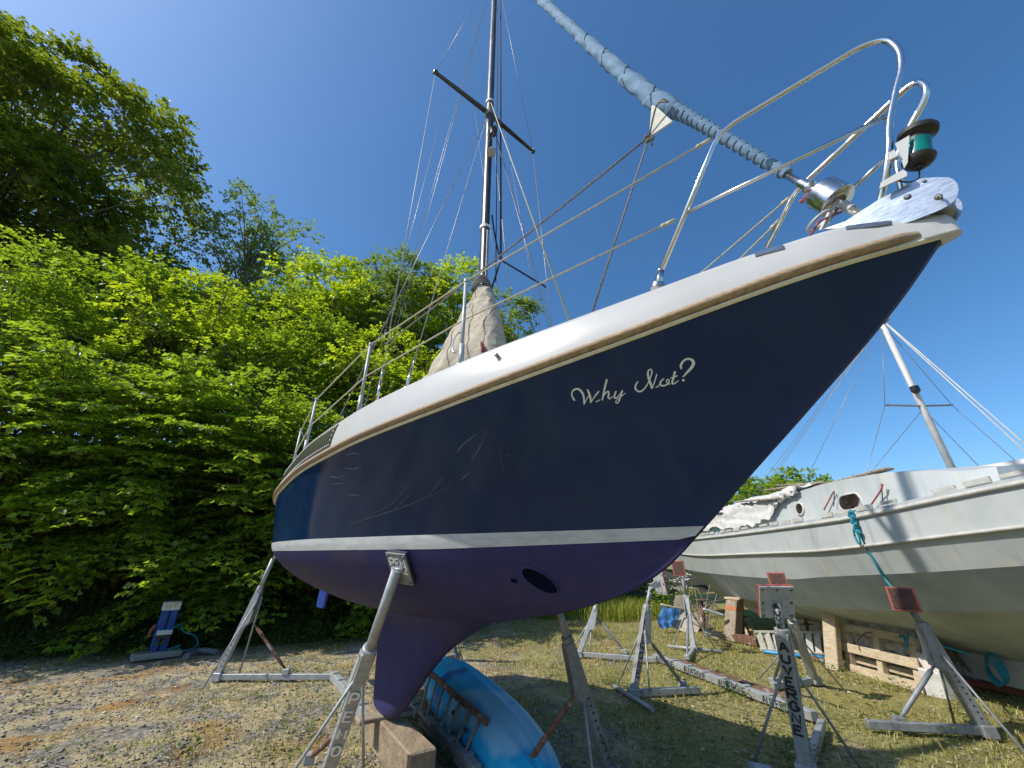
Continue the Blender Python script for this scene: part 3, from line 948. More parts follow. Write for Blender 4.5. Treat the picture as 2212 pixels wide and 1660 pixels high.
for sg in (1, -1): mb.beam(dc - ax * 30 * k + OD * .02 * sg, PL(1775, 497, YP(0, .03 * sg, 0), OD), .022, .004, OD)
mb.build('drum_strap', M['galv'], yacht)
mb = MB()
for q in range(4):
    mb.lathe(FP[2] - V(0, 0, .035 + .008 * q) + SD * .02 * (q - 1), V(1, q, .5), [(-.01, .006), (0, .012), (.01, .006)], 8)
mb.build('tack_lashing', M['rope_red'], yacht); mb = MB()
w0 = PL(1770, 478, YP(0, .05, 0), OD)
mb.tube([w0 + ax.cross(OD) * .05 * math.cos(t) + OD * .03 * math.sin(t) for t in np.linspace(0, 2 * math.pi, 17)], .007, 6)
mb.build('line_block', M['galv'], yacht); mb = MB()
mb.tube([dc - ax * 20 * k - V(0, 0, .07), w0, PL(1750, 510, YP(0, .06, 0), OD)], .005, 6)
mb.build('furling_line', M['rope_red'], yacht)

# pulpit: one bent tube each side with a middle rail
def Z3(x, y): return (3150 + x * .36166) * .54, (100 + y * .36166) * .54
pa_ = YP(.87, .33, 2.66); pf_ = YP(.10, .10, 2.74)
pn = (pf_ - pa_).cross(V(0, 0, 1)).normalized()
star = [PL(u, v, pa_, pn) for u, v in ((1419, 608), (1554, 284), (1860, 100), (1914, 84), (1944, 108), (1948, 150), (1936, 190), (1920, 268), (1921, 318))]
star += [PL(1917, 360, YP(0, .075, 0), OD), PL(1904, 425, YP(0, .04, 0), OD), PL(1893, 470, YP(0, .03, 0), OD)]
mb = MB(); mb.tube(round_path(star, [.10, .2, .10, .06, .05, .2, .2, .1, .1, .1], 6), .0125, 12)
pul = mb.build('pulpit', M['stainless'], yacht)
mb = MB(); mb.tube([PL(u, v, pa_, pn) for u, v in ((1483, 460), (1923, 248))], .0095, 10); mb.build('middle_rail', M['stainless'], pul)
mb = MB(); q = PL(1428, 586, pa_, pn); mb.tube([star[0] - V(0, 0, .03), q], .016, 12); mb.tube([q, q + OD * .02], .004, 6)
mb.lathe(star[0] - V(0, 0, .03), (0, 0, 1), [(-.01, .035), (.006, .033), (.012, .018)], 14); mb.build('foot_socket', M['stainless'], pul)
pa2 = YP(.62, -.25, 2.68); pf2 = YP(.05, -.10, 2.74); pn2 = (pf2 - pa2).cross(V(0, 0, 1)).normalized()
port = [PL(u, v, pa2, pn2) for u, v in ((1656, 536), (1716, 418), (1747, 387), (1944, 204), (1966, 184), (1988, 178), (2004, 192), (1995, 222), (1959, 285), (1935, 345))]
port.append(YP(.05, -.09, 2.72))
mb = MB(); mb.tube(round_path(port, [.05, .03, .1, .04, .03, .04, .1, .1, .1], 6), .0125, 12)
pul2 = mb.build('pulpit', M['stainless'], yacht)
mb = MB(); mb.tube([PL(u, v, pa2, pn2) for u, v in ((1700, 470), (1765, 478), (1839, 411), (1915, 340))][2:], .0095, 10); mb.build('middle_rail', M['stainless'], pul2)
# green side lamp on its bracket
lp = YP(-.03, .035, 0); tp_ = PL(*Z3(1440, 1190), lp, OD); bt_ = PL(*Z3(1455, 1560), lp, OD)
axn = (tp_ - bt_).normalized(); hh = (tp_ - bt_).length
hr = hh * .66
nav = MB(); nav.lathe(bt_, axn, [(-.02 * hh, .2 * hr), (.03 * hh, .36 * hr), (.12 * hh, .45 * hr), (.2 * hh, .48 * hr), (.24 * hh, .44 * hr)], 22)
nav.lathe(bt_, axn, [(.68 * hh, .36 * hr), (.76 * hh, .37 * hr), (.8 * hh, .34 * hr), (.86 * hh, .42 * hr), (.9 * hh, .56 * hr), (1.0 * hh, .58 * hr), (1.04 * hh, .54 * hr), (1.05 * hh, .1 * hr)], 24)
nav.lathe(bt_, axn, [(-.12 * hh, .06 * hr), (-.1 * hh, .12 * hr), (-.02 * hh, .13 * hr)], 12)
navo = nav.build('navigation_light', M['plastic_black'], yacht)
mb = MB(); mb.lathe(bt_, axn, [(.22 * hh, .40 * hr), (.3 * hh, .40 * hr), (.45 * hh, .36 * hr), (.6 * hh, .36 * hr), (.7 * hh, .38 * hr)], 24); mb.build('lens', M['nav_green'], navo)
mb = MB()
c3 = [PL(*Z3(*q), YP(.0, .085, 0), OD) for q in ((1190, 1315), (1350, 1220), (1345, 1290), (1330, 1520), (1290, 1590), (1255, 1480))]
mb.prism(c3, -OD * .004)
c4 = [PL(*Z4(*q), YP(.0, .10, 0), OD) for q in ((1030, 500), (1280, 355), (1325, 390), (1320, 430), (1160, 500), (1015, 570))]
mb.prism(c4, -OD * .006)
c5 = [PL(*Z3(*q), YP(.0, .10, 0), OD) for q in ((1115, 1420), (1180, 1380), (1225, 1445), (1130, 1495))]
mb.prism(c5, -OD * .02)
mb.build('lamp_bracket', M['gelcoat'], navo)
mb = MB(); mb.tube(smooth_path([bt_ - axn * .1 * hh, PL(*Z4(1450, 450), YP(.0, .05, 0), OD), PL(*Z4(1350, 495), YP(.0, .06, 0), OD), PL(*Z4(1200, 480), YP(.0, .09, 0), OD)], 6), .003, 6); mb.build('lamp_cable', M['plastic_black'], navo)

# stanchions and guard lines
STN = []
for sg in (1, -1):
    for s, h in ((1.985, .66), (3.03, .62), (4.30, .60), (5.3, .6), (6.2, .6)):
        a = edge(s, sg, .05, -.01); c = a + V(0, 0, h) + OD * sg * .0
        mb = MB(); mb.tube([a, c], .0125, 10); mb.tube([a, a + V(0, 0, .16)], .017, 10); mb.lathe(a, (0, 0, 1), [(-.01, .04), (.012, .034), (.02, .02)], 12); mb.lathe(c, (0, 0, 1), [(-.012, .016), (.0, .018), (.014, .014)], 10)
        mb.build('stanchion', M['galv'], yacht)
        if sg > 0 and s < 2:
            mb = MB(); q = a + V(0, 0, .2) + SD * .06
            mb.tube([q + SD * .06 * math.cos(t) + V(0, 0, .07 * math.sin(t)) for t in np.linspace(0, 2 * math.pi, 22)], .005, 6, cap=False); mb.build('wire_ring', M['stainless'], yacht)
        if sg > 0: STN.append((a, c, h))
    for lvl, (fu, fv) in ((1, (1535, 301)), (.52, (1459, 475))):
        if sg > 0: p0 = PL(fu, fv, pa_, pn)
        else: p0 = PL(*((1716, 418) if lvl == 1 else (1690, 470)), pa2, pn2)
        pts = [p0]
        for s, h in ((1.985, .66), (3.03, .62), (4.30, .60), (5.3, .6), (6.2, .6)): pts.append(edge(s, sg, .05, -.01) + V(0, 0, h * lvl))
        mb = MB(); mb.tube(pts, .0058, 6); mb.build('guard_line', M['rope_cream'], yacht)
        mb = MB(); d = (pts[1] - pts[0]).normalized()
        mb.tube([p0, p0 + d * .05], .009, 8); mb.lathe(p0 + d * .06, d, [(-.015, .006), (0, .012), (.015, .006)], 8); mb.build('lashing', M['rope_cream'], yacht)
mb = MB(); c = edge(3.55, 1, .1); mb.box(c + V(0, 0, .03), SD, OD, (0, 0, 1), .02, .015, .03, .005); mb.tube([c + V(0, 0, .06) - SD * .09, c + V(0, 0, .055) + SD * .09], .012, 8)
mb.build('deck_cleat', M['alu'], yacht)

# ================================================================== hand lettering
GLYPH = {'A': [[(0, 0), (.45, 1), (.55, 1), (1, 0)], [(.2, .38), (.8, .38)]], 'U': [[(0, 1), (.03, .25), (.25, 0), (.75, 0), (.97, .25), (1, 1)]],
         'V': [[(0, 1), (.5, 0), (1, 1)]], 'E': [[(.95, 1), (.05, 1), (0, 0), (1, 0)], [(.03, .52), (.75, .52)]],
         'R': [[(0, 0), (0, 1), (.75, 1), (1, .8), (.8, .52), (.05, .48)], [(.4, .48), (1, 0)]],
         'G': [[(.95, .82), (.6, 1), (.2, .9), (0, .5), (.2, .08), (.65, 0), (1, .2), (1, .48), (.6, .48)]],
         'N': [[(0, 0), (.05, 1), (.95, 0), (1, 1)]], 'P': [[(0, 0), (0, 1), (.75, 1), (1, .78), (.75, .5), (.05, .48)]],
         'M': [[(0, 0), (.1, 1), (.5, .35), (.9, 1), (1, 0)]], 'O': [[(.5, 1), (.1, .85), (0, .5), (.12, .12), (.5, 0), (.9, .15), (1, .5), (.88, .85), (.5, 1)]],
         '2': [[(0, .78), (.3, 1), (.8, .95), (.95, .7), (.1, 0), (1, .02)]], 'W': [[(0, 1), (.25, 0), (.5, .75), (.75, 0), (1, 1)]],
         'T': [[(0, 1), (1, 1)], [(.5, 1), (.5, 0)]]}

def letters(mb, text, p, adv, right, up, nrm, w, h, st, jit=.0, seed=1):
    """paint text: origin p, step adv per letter, letter axes right/up"""
    rg = random.Random(seed)
    p, adv, right, up, nrm = (Vector(a) for a in (p, adv, right, up, nrm))
    for i, ch in enumerate(text):
        o = p + adv * i
        for stroke in GLYPH.get(ch, []):
            pts = [o + right * ((x - .5) * w + rg.uniform(-jit, jit) * w) + up * ((y - .5) * h + rg.uniform(-jit, jit) * h) for x, y in stroke]
            if len(pts) > 2 and ch in 'UGOPR2': pts = smooth_path(pts, 3)
            mb.ribbon(pts, st * rg.uniform(.85, 1.15), nrm, .0016)

# ================================================================== boat stands
def stand(label, foot, sleeve, pole_end, pad_c, pad_n, pad_up, pad_s, rods, brace_top, brace_foot, base_end, mt='galv', pad='plain',
          up_w=.075, rust_brace=False, writing=None, flat=None, tubebar=None, holes=True, group='metal boat stands', pole_r=.03, pad_mat='alu_pad'):
    """adjustable stand: box upright with a pole, a tilting pad, two side rods, a brace and a base beam"""
    foot, sleeve, pole_end = Vector(foot), Vector(sleeve), Vector(pole_end)
    t = empty('boat_stand', (foot.x, foot.y, 0), label, 'boat stand', group)
    ax = (sleeve - foot).normalized()
    pl = Vector(base_end) - foot; pl.z = 0; pl.normalize()                 # towards the middle of the cradle
    side = pl.cross(V(0, 0, 1)).normalized()
    outw = side.cross(ax).normalized()                                     # face of the channel looking away from the hull
    if outw.dot(pl) > 0: outw = -outw
    if flat is not None and side.dot(Vector(flat)) < 0: side = -side
    mb = MB()
    mb.beam(foot, sleeve, up_w, up_w * .9, outw, .006)
    # gusset at the head of the channel
    g0, g1, g2 = foot.lerp(sleeve, .52), foot.lerp(sleeve, .62), foot.lerp(sleeve, .98)
    w2 = up_w / 2 + .002
    for sg in (1, -1):
        o = side * sg * w2
        mb.prism([g0 + o - outw * .02, g1 + o - outw * (.03 + up_w * .9), g2 + o - outw * .045, g2 + o + outw * .02], side * sg * .005)
    up_ob = mb.build('upright', M[mt], t)
    if holes:
        mb = MB(); n = 9
        for k in range(n):
            q = foot.lerp(sleeve, .12 + .5 * k / n)
            for sg in (1, -1):
                mb.lathe(q + side * sg * (up_w / 2 + .0012), side * sg, [(0, .0085), (.0012, .0085)], 10)
        mb.build('hole', M['hole'], up_ob)
    mb = MB(); mb.lathe(sleeve, ax, [(-.03, up_w * .56), (.025, up_w * .56), (.03, up_w * .46)], 14); mb.lathe(sleeve - ax * .03, side, [(.03, .012), (.06, .012)], 8)
    mb.build('collar', M[mt], up_ob)
    mb = MB(); mb.tube([sleeve - ax * .02, pole_end], pole_r, 14); pole = mb.build('pole', M[mt], t)
    # pad
    pad_c, pad_n = Vector(pad_c), Vector(pad_n).normalized()
    pu = Vector(pad_up); pu = (pu - pad_n * pu.dot(pad_n)).normalized(); ps = pu.cross(pad_n)
    hw, hh = pad_s
    if pad == 'plain':
        mb = MB(); mb.box(pad_c - pad_n * .012, ps, pu, pad_n, hw, hh, .006, .003)
        pd = mb.build('pad', M[pad_mat], t)
        mb = MB(); mb.box(pad_c + pad_n * .006, ps, pu, pad_n, hw * 1.02, hh * 1.02, .012, .004); mb.build('rubber', M['pad_rubber'] if not pad == 'x' else M['orange_rubber'], pd)
    else:
        mb = MB(); mb.box(pad_c - pad_n * .012, ps, pu, pad_n, hw, hh, .006, .003); pd = mb.build('pad', M[pad_mat], t)
        mb = MB(); mb.box(pad_c + pad_n * .008, ps, pu, pad_n, hw * 1.02, hh * 1.02, .014, .005); rb = mb.build('rubber', M['orange_rubber'], pd)
        mb = MB()
        for k in range(9):
            mb.box(pad_c + ps * hw * (k - 4) / 4 * .78 + pad_n * .0235, ps, pu, pad_n, hw * .075, hh * .86, .004)
        mb.mat = 1; mb.box(pad_c + pad_n * .0225, ps, pu, pad_n, hw * .84, hh * .88, .0015)
        mb.build('grip', [M['grip'], M['grip_back']], rb)
    for i in (-1, 0, 1):
        for j in (-1, 0, 1):
            if (i, j) == (0, 0) or (pad == 'plain' and (i == 0 or j == 0)): continue
            q = pad_c + ps * hw * .82 * i + pu * hh * .82 * j - pad_n * .018
            mb = MB(); mb.lathe(q, -pad_n, [(0, .011), (.006, .010), (.007, .005)], 8); mb.build('bolt', M['bolt'], pd)
    mb = MB()
    fk = pole_end
    for sg in (1, -1):
        mb.prism([pad_c + ps * sg * .032 - pad_n * .018 + pu * .04, pad_c + ps * sg * .032 - pad_n * .018 - pu * .04, fk + ps * sg * .032 - pu * .012 - pad_n * .01, fk + ps * sg * .032 + pu * .02 + pad_n * .01], ps * sg * .006)
    mb.tube([fk - ps * .045, fk + ps * .045], .010, 8)
    mb.build('fork', M[mt], pd)
    for a, c in rods:
        mb = MB(); mb.tube([Vector(a), Vector(c)], .011, 8); mb.build('side_rod', M[mt], t)
    if tubebar:
        mb = MB(); mb.tube([Vector(q) for q in tubebar], .026, 10); mb.build('cross_tube', M[mt], t)
    if brace_top is not None:
        mb = MB(); a, c = Vector(brace_top), Vector(brace_foot)
        mb.tube([a, a.lerp(c, .08), a.lerp(c, .1), a.lerp(c, .85), a.lerp(c, .88), c], [.012, .012, .022, .022, .014, .014], 10)
        br = mb.build('brace', M['rust' if rust_brace else 'galv_dark'], t)
        mb = MB(); mb.box(c + V(0, 0, -.005), pl, side, (0, 0, 1), .045, .04, .035, .006); mb.build('clamp', M[mt], br)
    mb = MB(); b0 = foot.copy(); b1 = Vector(base_end); b0.z = max(.035, min(b0.z, .05)); b1.z = .04
    mb.beam(b0 - pl * .06, b1, .06, .07, (0, 0, 1), .006)
    mb.box(foot + V(0, 0, .0), pl, side, (0, 0, 1), .06, up_w * .72, .05, .008)
    bs = mb.build('base_beam', M[mt], t)
    if writing: writing(t, up_ob, pole, pd, dict(foot=foot, sleeve=sleeve, ax=ax, side=side, outw=outw, pole_end=pole_end, pad_c=pad_c, pn=pad_n, pu=pu, ps=ps, w=up_w, hw=hw, hh=hh, b0=b0, b1=b1, base=bs))
    return t

M['alu_pad'] = worn('zinc_pad_plate', (.46, .47, .48), (.64, .65, .65), 7, .4, .3, bmp=.08, extra=((.33, .33, .33), 9, .60))
M['pad_rubber'] = worn('blue_black_pad', (.01, .012, .03), (.02, .022, .05), 14, .7, 0)
M['grip'] = worn('pad_grip_rubber', (.03, .022, .02), (.12, .05, .035), 30, .85, 0, bmp=.3)
M['grip_back'] = worn('pad_grip_backing', (.20, .07, .045), (.06, .03, .025), 14, .85, 0)

def vplane(foot, a, c):            # normal of the vertical plane a stand leans in: along its side rods
    n = Vector(c) - Vector(a); n.z = 0
    return n.normalized()

# --- stand under the starboard quarter, at the edge of the trees
F1 = G(470, 1462, .05); E1 = G(718, 1460, .05)
n1 = vplane(F1, G(437, 1490), G(487, 1459)); n1 = (E1 - F1).cross(V(0, 0, 1)).normalized()
T1, Q1 = PL(562, 1271, F1, n1), PL(590, 1207, F1, n1)
h1 = hit(604, 1203) or hit(612, 1205)
stand('galvanised boat stand with rusty brace under the yacht stern beside the dark bushes', F1, T1, Q1, Q1 + (T1 - F1).normalized() * .05 + V(.06, .0, .05), V(.55, .25, .78), V(0, 0, 1), (.10, .12),
      [(PL(560, 1290, F1, n1), G(437, 1490)), (PL(566, 1290, F1, n1), G(489, 1462) + V(.12, .1, 0))], PL(549, 1348, F1, n1), PL(619, 1450, F1, n1), E1, rust_brace=True, flat=V(-.3, -1, 0))

# --- stand in front, its pad against the starboard side of the keel
hp = hit(870, 1222, 1)
F2 = G(700, 1690, .04); c2 = YP(4.1, 0, 0)
n2 = (V(c2.x, c2.y, 0) - V(F2.x, F2.y, 0)).cross(V(0, 0, 1)).normalized()
d2 = ray(858, 1227); 
Q2 = hp[0] + hp[1] * .07
Q2 = CAM + ray(858, 1230) * ((Q2 - CAM).length / ray(858, 1230).length)
k2 = ray(806, 1408)
# sleeve lies on the line from foot to pole end: nearest point to that ray
ld = (Q2 - F2).normalized(); w0 = F2 - CAM; b_ = ld.dot(k2); den = ld.dot(ld) * k2.dot(k2) - b_ * b_
T2 = F2 + ld * ((b_ * k2.dot(w0) - k2.dot(k2) * ld.dot(w0)) / den)
side2 = ld.cross(V(0, 0, 1)).normalized()
def write2(t, up, pole, pd, d):
    mb = MB(); o = d['pad_c'] - d['pn'] * .0185 + d['pu'] * d['hh'] * .42
    rt = d['ps'] if d['ps'].x > 0 else -d['ps']
    letters(mb, 'PEM', o - rt * d['hw'] * .5, rt * .046, rt, d['pu'], -d['pn'], .036, .055, .0135, .03, 2)
    letters(mb, '2', o + rt * d['hw'] * .66 - d['pu'] * .05, rt, rt, d['pu'], -d['pn'], .032, .05, .012, .03, 3)
    mb.build('painted_name', M['white_paint'], pd)
    mb = MB()
    best = None
    for nn in (d['outw'], d['side'], -d['side'], -d['outw']):
        k = nn.dot((CAM - d['foot']).normalized())
        if best is None or k > best[0]: best = (k, nn)
    nn = best[1]; rt = d['ax'].cross(nn).normalized()
    if rt.x < 0: rt = -rt
    p = d['foot'].lerp(d['sleeve'], .70) + nn * (d['w'] * .5 + .004)
    letters(mb, 'PEMO', p, -d['ax'] * .155, rt, d['ax'], nn, .052, .085, .0165, .03, 5)
    mb.build('painted_name', M['white_paint'], up)
stand('nearest galvanised boat stand, PEM in white on its pad, beside the keel', F2, T2, Q2, hp[0] + hp[1] * .021, -hp[1], V(.2, .2, 1), (.085, .115),
      [(T2 - ld * .14, G(560, 1775, .0)), (T2 - ld * .1 + side2 * .02, G(786, 1720, 0))], F2.lerp(T2, .42), YP(4.35, .55, .09), YP(4.3, .42, .05), up_w=.09, rust_brace=True, writing=write2, flat=V(0, -1, 0), pole_r=.034, pad_mat='galv_dark')  # darker steel on this pad: its shade is put into the plate colour

# --- stand under the port bow
F3 = G(1318, 1668, .04)
c3_ = YP(2.6, -.2, 0); pl3 = (V(c3_.x, c3_.y, 0) - V(F3.x, F3.y, 0)).normalized()
n3 = pl3.cross(V(0, 0, 1)).normalized()
T3 = PL(1226, 1382, F3, n3); Q3 = PL(1206, 1318, F3, n3)
B3 = PL(1243, 1500, F3, n3); K3 = G(1112, 1690, .06)
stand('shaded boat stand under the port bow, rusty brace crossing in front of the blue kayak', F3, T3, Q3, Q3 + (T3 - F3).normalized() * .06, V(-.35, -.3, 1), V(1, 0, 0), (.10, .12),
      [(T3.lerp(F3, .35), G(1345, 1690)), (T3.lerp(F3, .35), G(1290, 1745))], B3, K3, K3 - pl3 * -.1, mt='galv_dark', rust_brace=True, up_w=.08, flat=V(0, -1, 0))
# --- port quarter, far side
F4 = G(985, 1418, .04); n4 = OD
T4 = F4 + V(-.25, -.35, 1.0)
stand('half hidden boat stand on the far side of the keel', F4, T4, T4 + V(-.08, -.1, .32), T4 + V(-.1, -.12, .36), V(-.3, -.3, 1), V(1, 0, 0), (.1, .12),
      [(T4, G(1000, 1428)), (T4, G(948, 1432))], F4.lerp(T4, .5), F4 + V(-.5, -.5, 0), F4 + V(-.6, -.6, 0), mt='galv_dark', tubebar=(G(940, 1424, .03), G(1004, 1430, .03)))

# --- the empty stands of another cradle, painted with its name
def auv(n_pole=0, n_up=0, base=False, st=.016, hgt=.1, wd=.055, start=.93, end=.22, seed=3):
    def w(t, up, pole, pd, d):
        nn = max((d['side'], -d['side'], d['outw'], -d['outw']), key=lambda q: q.dot((CAM - d['foot']).normalized()))
        rt = d['ax'].cross(nn).normalized()
        if rt.dot(V(1, 0, 0)) < 0: rt = -rt
        L = (d['sleeve'] - d['foot']).length
        if n_up:
            mb = MB(); stp = L * (start - end) / (n_up - 1 if n_up > 1 else 1)
            letters(mb, 'AUVERGNE'[:n_up], d['foot'] + d['ax'] * L * start + nn * (d['w'] * .5 + .004), -d['ax'] * stp, rt, d['ax'], nn, min(wd, d['w'] * .72), min(hgt, stp * .72), st, .04, seed)
            mb.build('painted_name', M['black_paint'], up)
        if n_pole:
            mb = MB(); pv = d['pole_end'] - d['sleeve']; stp = pv.length / (n_pole + .6)
            ap = pv.normalized(); r2 = ap.cross(nn).normalized(); r2 = r2 if r2.x > 0 else -r2; n_ = r2.cross(ap); n_ = n_ if n_.dot(nn) > 0 else -n_
            letters(mb, 'AUVE'[:n_pole], d['pole_end'] - ap * stp * .6 + n_ * .0325, -ap * stp, r2, ap, n_, .036, stp * .66, st * .8, .04, seed + 1)
            mb.build('painted_name', M['black_paint'], pole)
    return w

def leaning(label, foot, sleeve, pole, padc, rods, brace, base_end, bar=None, pad='grip', pad_n=None, pad_s=(.10, .10), pad_up=(0, 0, 1), mt='galv', **kw):
    f = G(*foot, .05); e = G(*base_end, .05)
    if rods: n = vplane(f, G(*rods[0]), G(*rods[1]))
    else: n = (e - f).cross(V(0, 0, 1)).normalized()
    T, Q, C = PL(*sleeve, f, n), PL(*pole, f, n), PL(*padc, f, n)
    rr = [(f.lerp(T, .80), G(*q, .015)) for q in rods]
    bt, bf = (PL(*brace[0], f, n), G(*brace[1], .08)) if brace else (None, None)
    tb = [G(*q, .03) for q in bar] if bar else None
    pad_n = (pad_n or V(.5, .3, .5)).normalized(); C = C + pad_n * .055
    return stand(label, f, T, Q, C, pad_n, pad_up, pad_s, rr, bt, bf, e, mt=mt, pad=pad, tubebar=tb, **kw)

A1 = leaning('empty boat stand with narrow edge-on pad, AUVERGNE down its leg, left of the orange pad', (1368, 1497), (1397, 1312), (1406, 1270), (1419, 1262), ((1335, 1478), (1406, 1530)), ((1404, 1385), (1474, 1478)), (1511, 1488),
        bar=((1325, 1482), (1410, 1534)), pad_n=V(.93, .30, .12), pad_s=(.115, .135), up_w=.085, writing=auv(3, 8, st=.013, seed=4), flat=V(-1, -.3, 0))
A2 = leaning('empty boat stand with orange pad standing before the chipboard sheets', (1499, 1402), (1482, 1287), (1474, 1247), (1468, 1230), ((1453, 1399), (1549, 1407)), ((1486, 1330), (1484, 1419)), (1484, 1424),
        bar=((1442, 1396), (1560, 1408)), pad_n=V(-.55, -.75, .2), pad_s=(.115, .135), pad_up=V(-.12, 0, 1), up_w=.085, writing=auv(0, 0))
A3 = leaning('tall empty boat stand nearest the camera with square grey pad and AUVERGNE in black', (1743, 1668), (1689, 1366), (1676, 1300), (1684, 1308), ((1629, 1645), (1859, 1659)), None, (1775, 1560),
        bar=((1615, 1653), (1668, 1664)), pad_n=V(.12, .82, .42), pad_s=(.135, .135), pad_up=(0, 0, 1), up_w=.095, writing=auv(4, 8, st=.017, start=.90, end=.30, seed=9))
A4 = leaning('empty boat stand with orange pad peeping over the grey square pad', (1760, 1470), (1712, 1345), (1688, 1288), (1682, 1266), ((1640, 1466), (1826, 1494)), ((1700, 1380), (1671, 1470)), (1668, 1480),
        pad_n=V(-.42, -.8, .40), pad_s=(.10, .14), up_w=.09, mt='galv', writing=auv(0, 0))
A5 = leaning('leaning empty boat stand with orange ribbed pad in front of the pallet', (2128, 1578), (1992, 1352), (1965, 1312), (1953, 1296), ((2062, 1564), (2230, 1645)), ((2018, 1438), (1942, 1556)), (1872, 1562),
        pad_n=V(-.70, -.66, .14), pad_s=(.115, .115), up_w=.10, mt='galv_dark', writing=auv(0, 0))
A6 = leaning('empty boat stand at the yellow grass, its head hidden by the yacht hull', (1251, 1413), (1286, 1315), (1295, 1285), (1299, 1272), ((1232, 1409), (1272, 1420)), ((1286, 1330), (1349, 1407)), (1416, 1424),
        pad_n=V(.5, .5, .6), pad_s=(.11, .12), up_w=.085, writing=auv(0, 0))

# ================================================================== cradle rails, timbers and clutter round the keel
def rail(label, p, q, w=.09, h=.1, mt='galv', text=0, seed=1, name='cradle_rail', dy=0):
    t = empty(name, (Vector(p) + Vector(q)) / 2 * 1.0, label, 'cradle rail', 'steel cradle rails on the ground')
    mb = MB(); p, q = Vector(p), Vector(q); ax = (q - p).normalized(); sd = ax.cross(V(0, 0, 1)).normalized()
    mb.beam(p + V(0, 0, h / 2), q + V(0, 0, h / 2), w, h, (0, 0, 1), .006)
    if sd.dot(CAM - p) < 0: sd = -sd
    n = max(3, int((q - p).length / .35))
    for k in range(n):
        c = p.lerp(q, (k + .5) / n) + V(0, 0, h + .006); mb.box(c, ax, sd, (0, 0, 1), .035, w * .52, .012, .003)
    mb.build('beam', M[mt], t)
    if text:
        mb = MB(); L = (q - p).length
        for k in range(text):
            o = p.lerp(q, (k + .18) / text) + sd * (w / 2 + .002) + V(0, 0, h * .5)
            a = ax if ax.dot(V(1, -.4, 0)) > 0 else -ax
            letters(mb, 'AUVERGNE', o, a * .062, a, (0, 0, 1), sd, .045, .07, .012, .05, seed + k)
        mb.build('painted_name', M['black_paint'], t)
    return t
rail('galvanised cradle rail left of the keel, running towards the camera', G(719, 1458, .05) - V(0, 0, .05), G(900, 1700, .0), .085, .1)
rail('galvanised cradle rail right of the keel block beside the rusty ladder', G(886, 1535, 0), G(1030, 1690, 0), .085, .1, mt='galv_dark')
rail('long cradle rail with AUVERGNE painted along it in the grass', G(1416, 1426, 0), G(1764, 1560, 0), .10, .09, mt='galv', text=4, seed=11)
def timber(name, label, p, q, w, h, mt='wood_grey', cat='timber', group=None, bev=.012):
    t = MB(); p, q = Vector(p), Vector(q)
    t.beam(p + V(0, 0, h / 2), q + V(0, 0, h / 2), w, h, (0, 0, 1), bev)
    o = t.build(name, M[mt]); tag(o, label, cat, group); return o
kb = YP(4.25, 0, 0)
axr = (G(900, 1700) - G(719, 1458)); axr.z = 0; axr.normalize()
timber('timber_baulk', 'big sawn timber baulk under the keel, its end facing the camera', kb - axr * .45 + V(.05, 0, .03), G(915, 1622, .27) - V(0, 0, .24), .21, .24, 'baulk', 'timber')
timber('timber_plank', 'dark plank lying across the top of the baulk under the keel', kb + V(-.2, -.12, .26), kb + V(.22, .15, .26), .16, .035, 'wood_grey', 'timber')
timber('steel_beam', 'rusty flat steel beam in the grass behind the AUVERGNE rail', G(1453, 1428, 0), G(1712, 1517, 0), .14, .05, 'rust', 'steel beam')

# ladder propped on its edge between baulk and kayak
lad = empty('ladder', G(1000, 1560), 'rusty ladder standing on its edge against the blue kayak', 'ladder')
lo0, lo1 = G(900, 1545, .05), G(1010, 1650, .05)
nL = (lo1 - lo0).cross(V(0, 0, 1)).normalized()
up0, up1 = PL(925, 1450, lo0 + nL * .0 + V(.12, .12, 0), nL), PL(1051, 1561, lo1 + V(.12, .12, 0), nL)
for a, c in ((lo0, lo1), (up0, up1)):
    mb = MB(); mb.beam(a, c, .035, .055, (0, 0, 1), .006); mb.build('rail', M['rust'], lad)
for k in range(7):
    f = .06 + .86 * k / 6
    mb = MB(); mb.tube([up0.lerp(up1, f), lo0.lerp(lo1, f)], .014, 8); mb.build('rung', M['wood_grey'], lad)

# upturned blue kayak
M['kayak'] = None
m, nt, b = mat('blue_moulded_plastic')
v = coords(nt)
r = ramp(nt, noise(nt, v, 3, 6, .6), [(.3, (.006, .31, .56)), (.7, (.012, .40, .66))])
w = nt.nodes.new('ShaderNodeTexNoise'); w.inputs['Scale'].default_value = 1.1; w.inputs['Detail'].default_value = 2
nt.links.new(coords(nt, (1.3, 1.3, 1.3), rot=(0, 0, .5)), w.inputs['Vector'])
rr = ramp(nt, w.outputs['Fac'], [(.545, (0, 0, 0)), (.60, (.8, .8, .8))])
col = mixc(nt, rr.outputs[0], r.outputs[0], (.30, .52, .62))
rr = ramp(nt, w.outputs['Fac'], [(.36, (1, 1, 1)), (.42, (0, 0, 0))])
col = mixc(nt, rr.outputs[0], col, (.008, .10, .32))
nt.links.new(col, b.inputs['Base Color']); b.inputs['Roughness'].default_value = .42
M['kayak'] = m
ka, kc = G(945, 1434, .12), G(1200, 1712, .12)
ka.z = kc.z = 0
kay = empty('kayak', (ka + kc) / 2, 'upturned sky blue plastic kayak lying on the ground beside the keel', 'kayak')
kx = (kc - ka).normalized(); ks = kx.cross(V(0, 0, 1)).normalized(); KL = (kc - ka).length
mb = MB(); rows = []
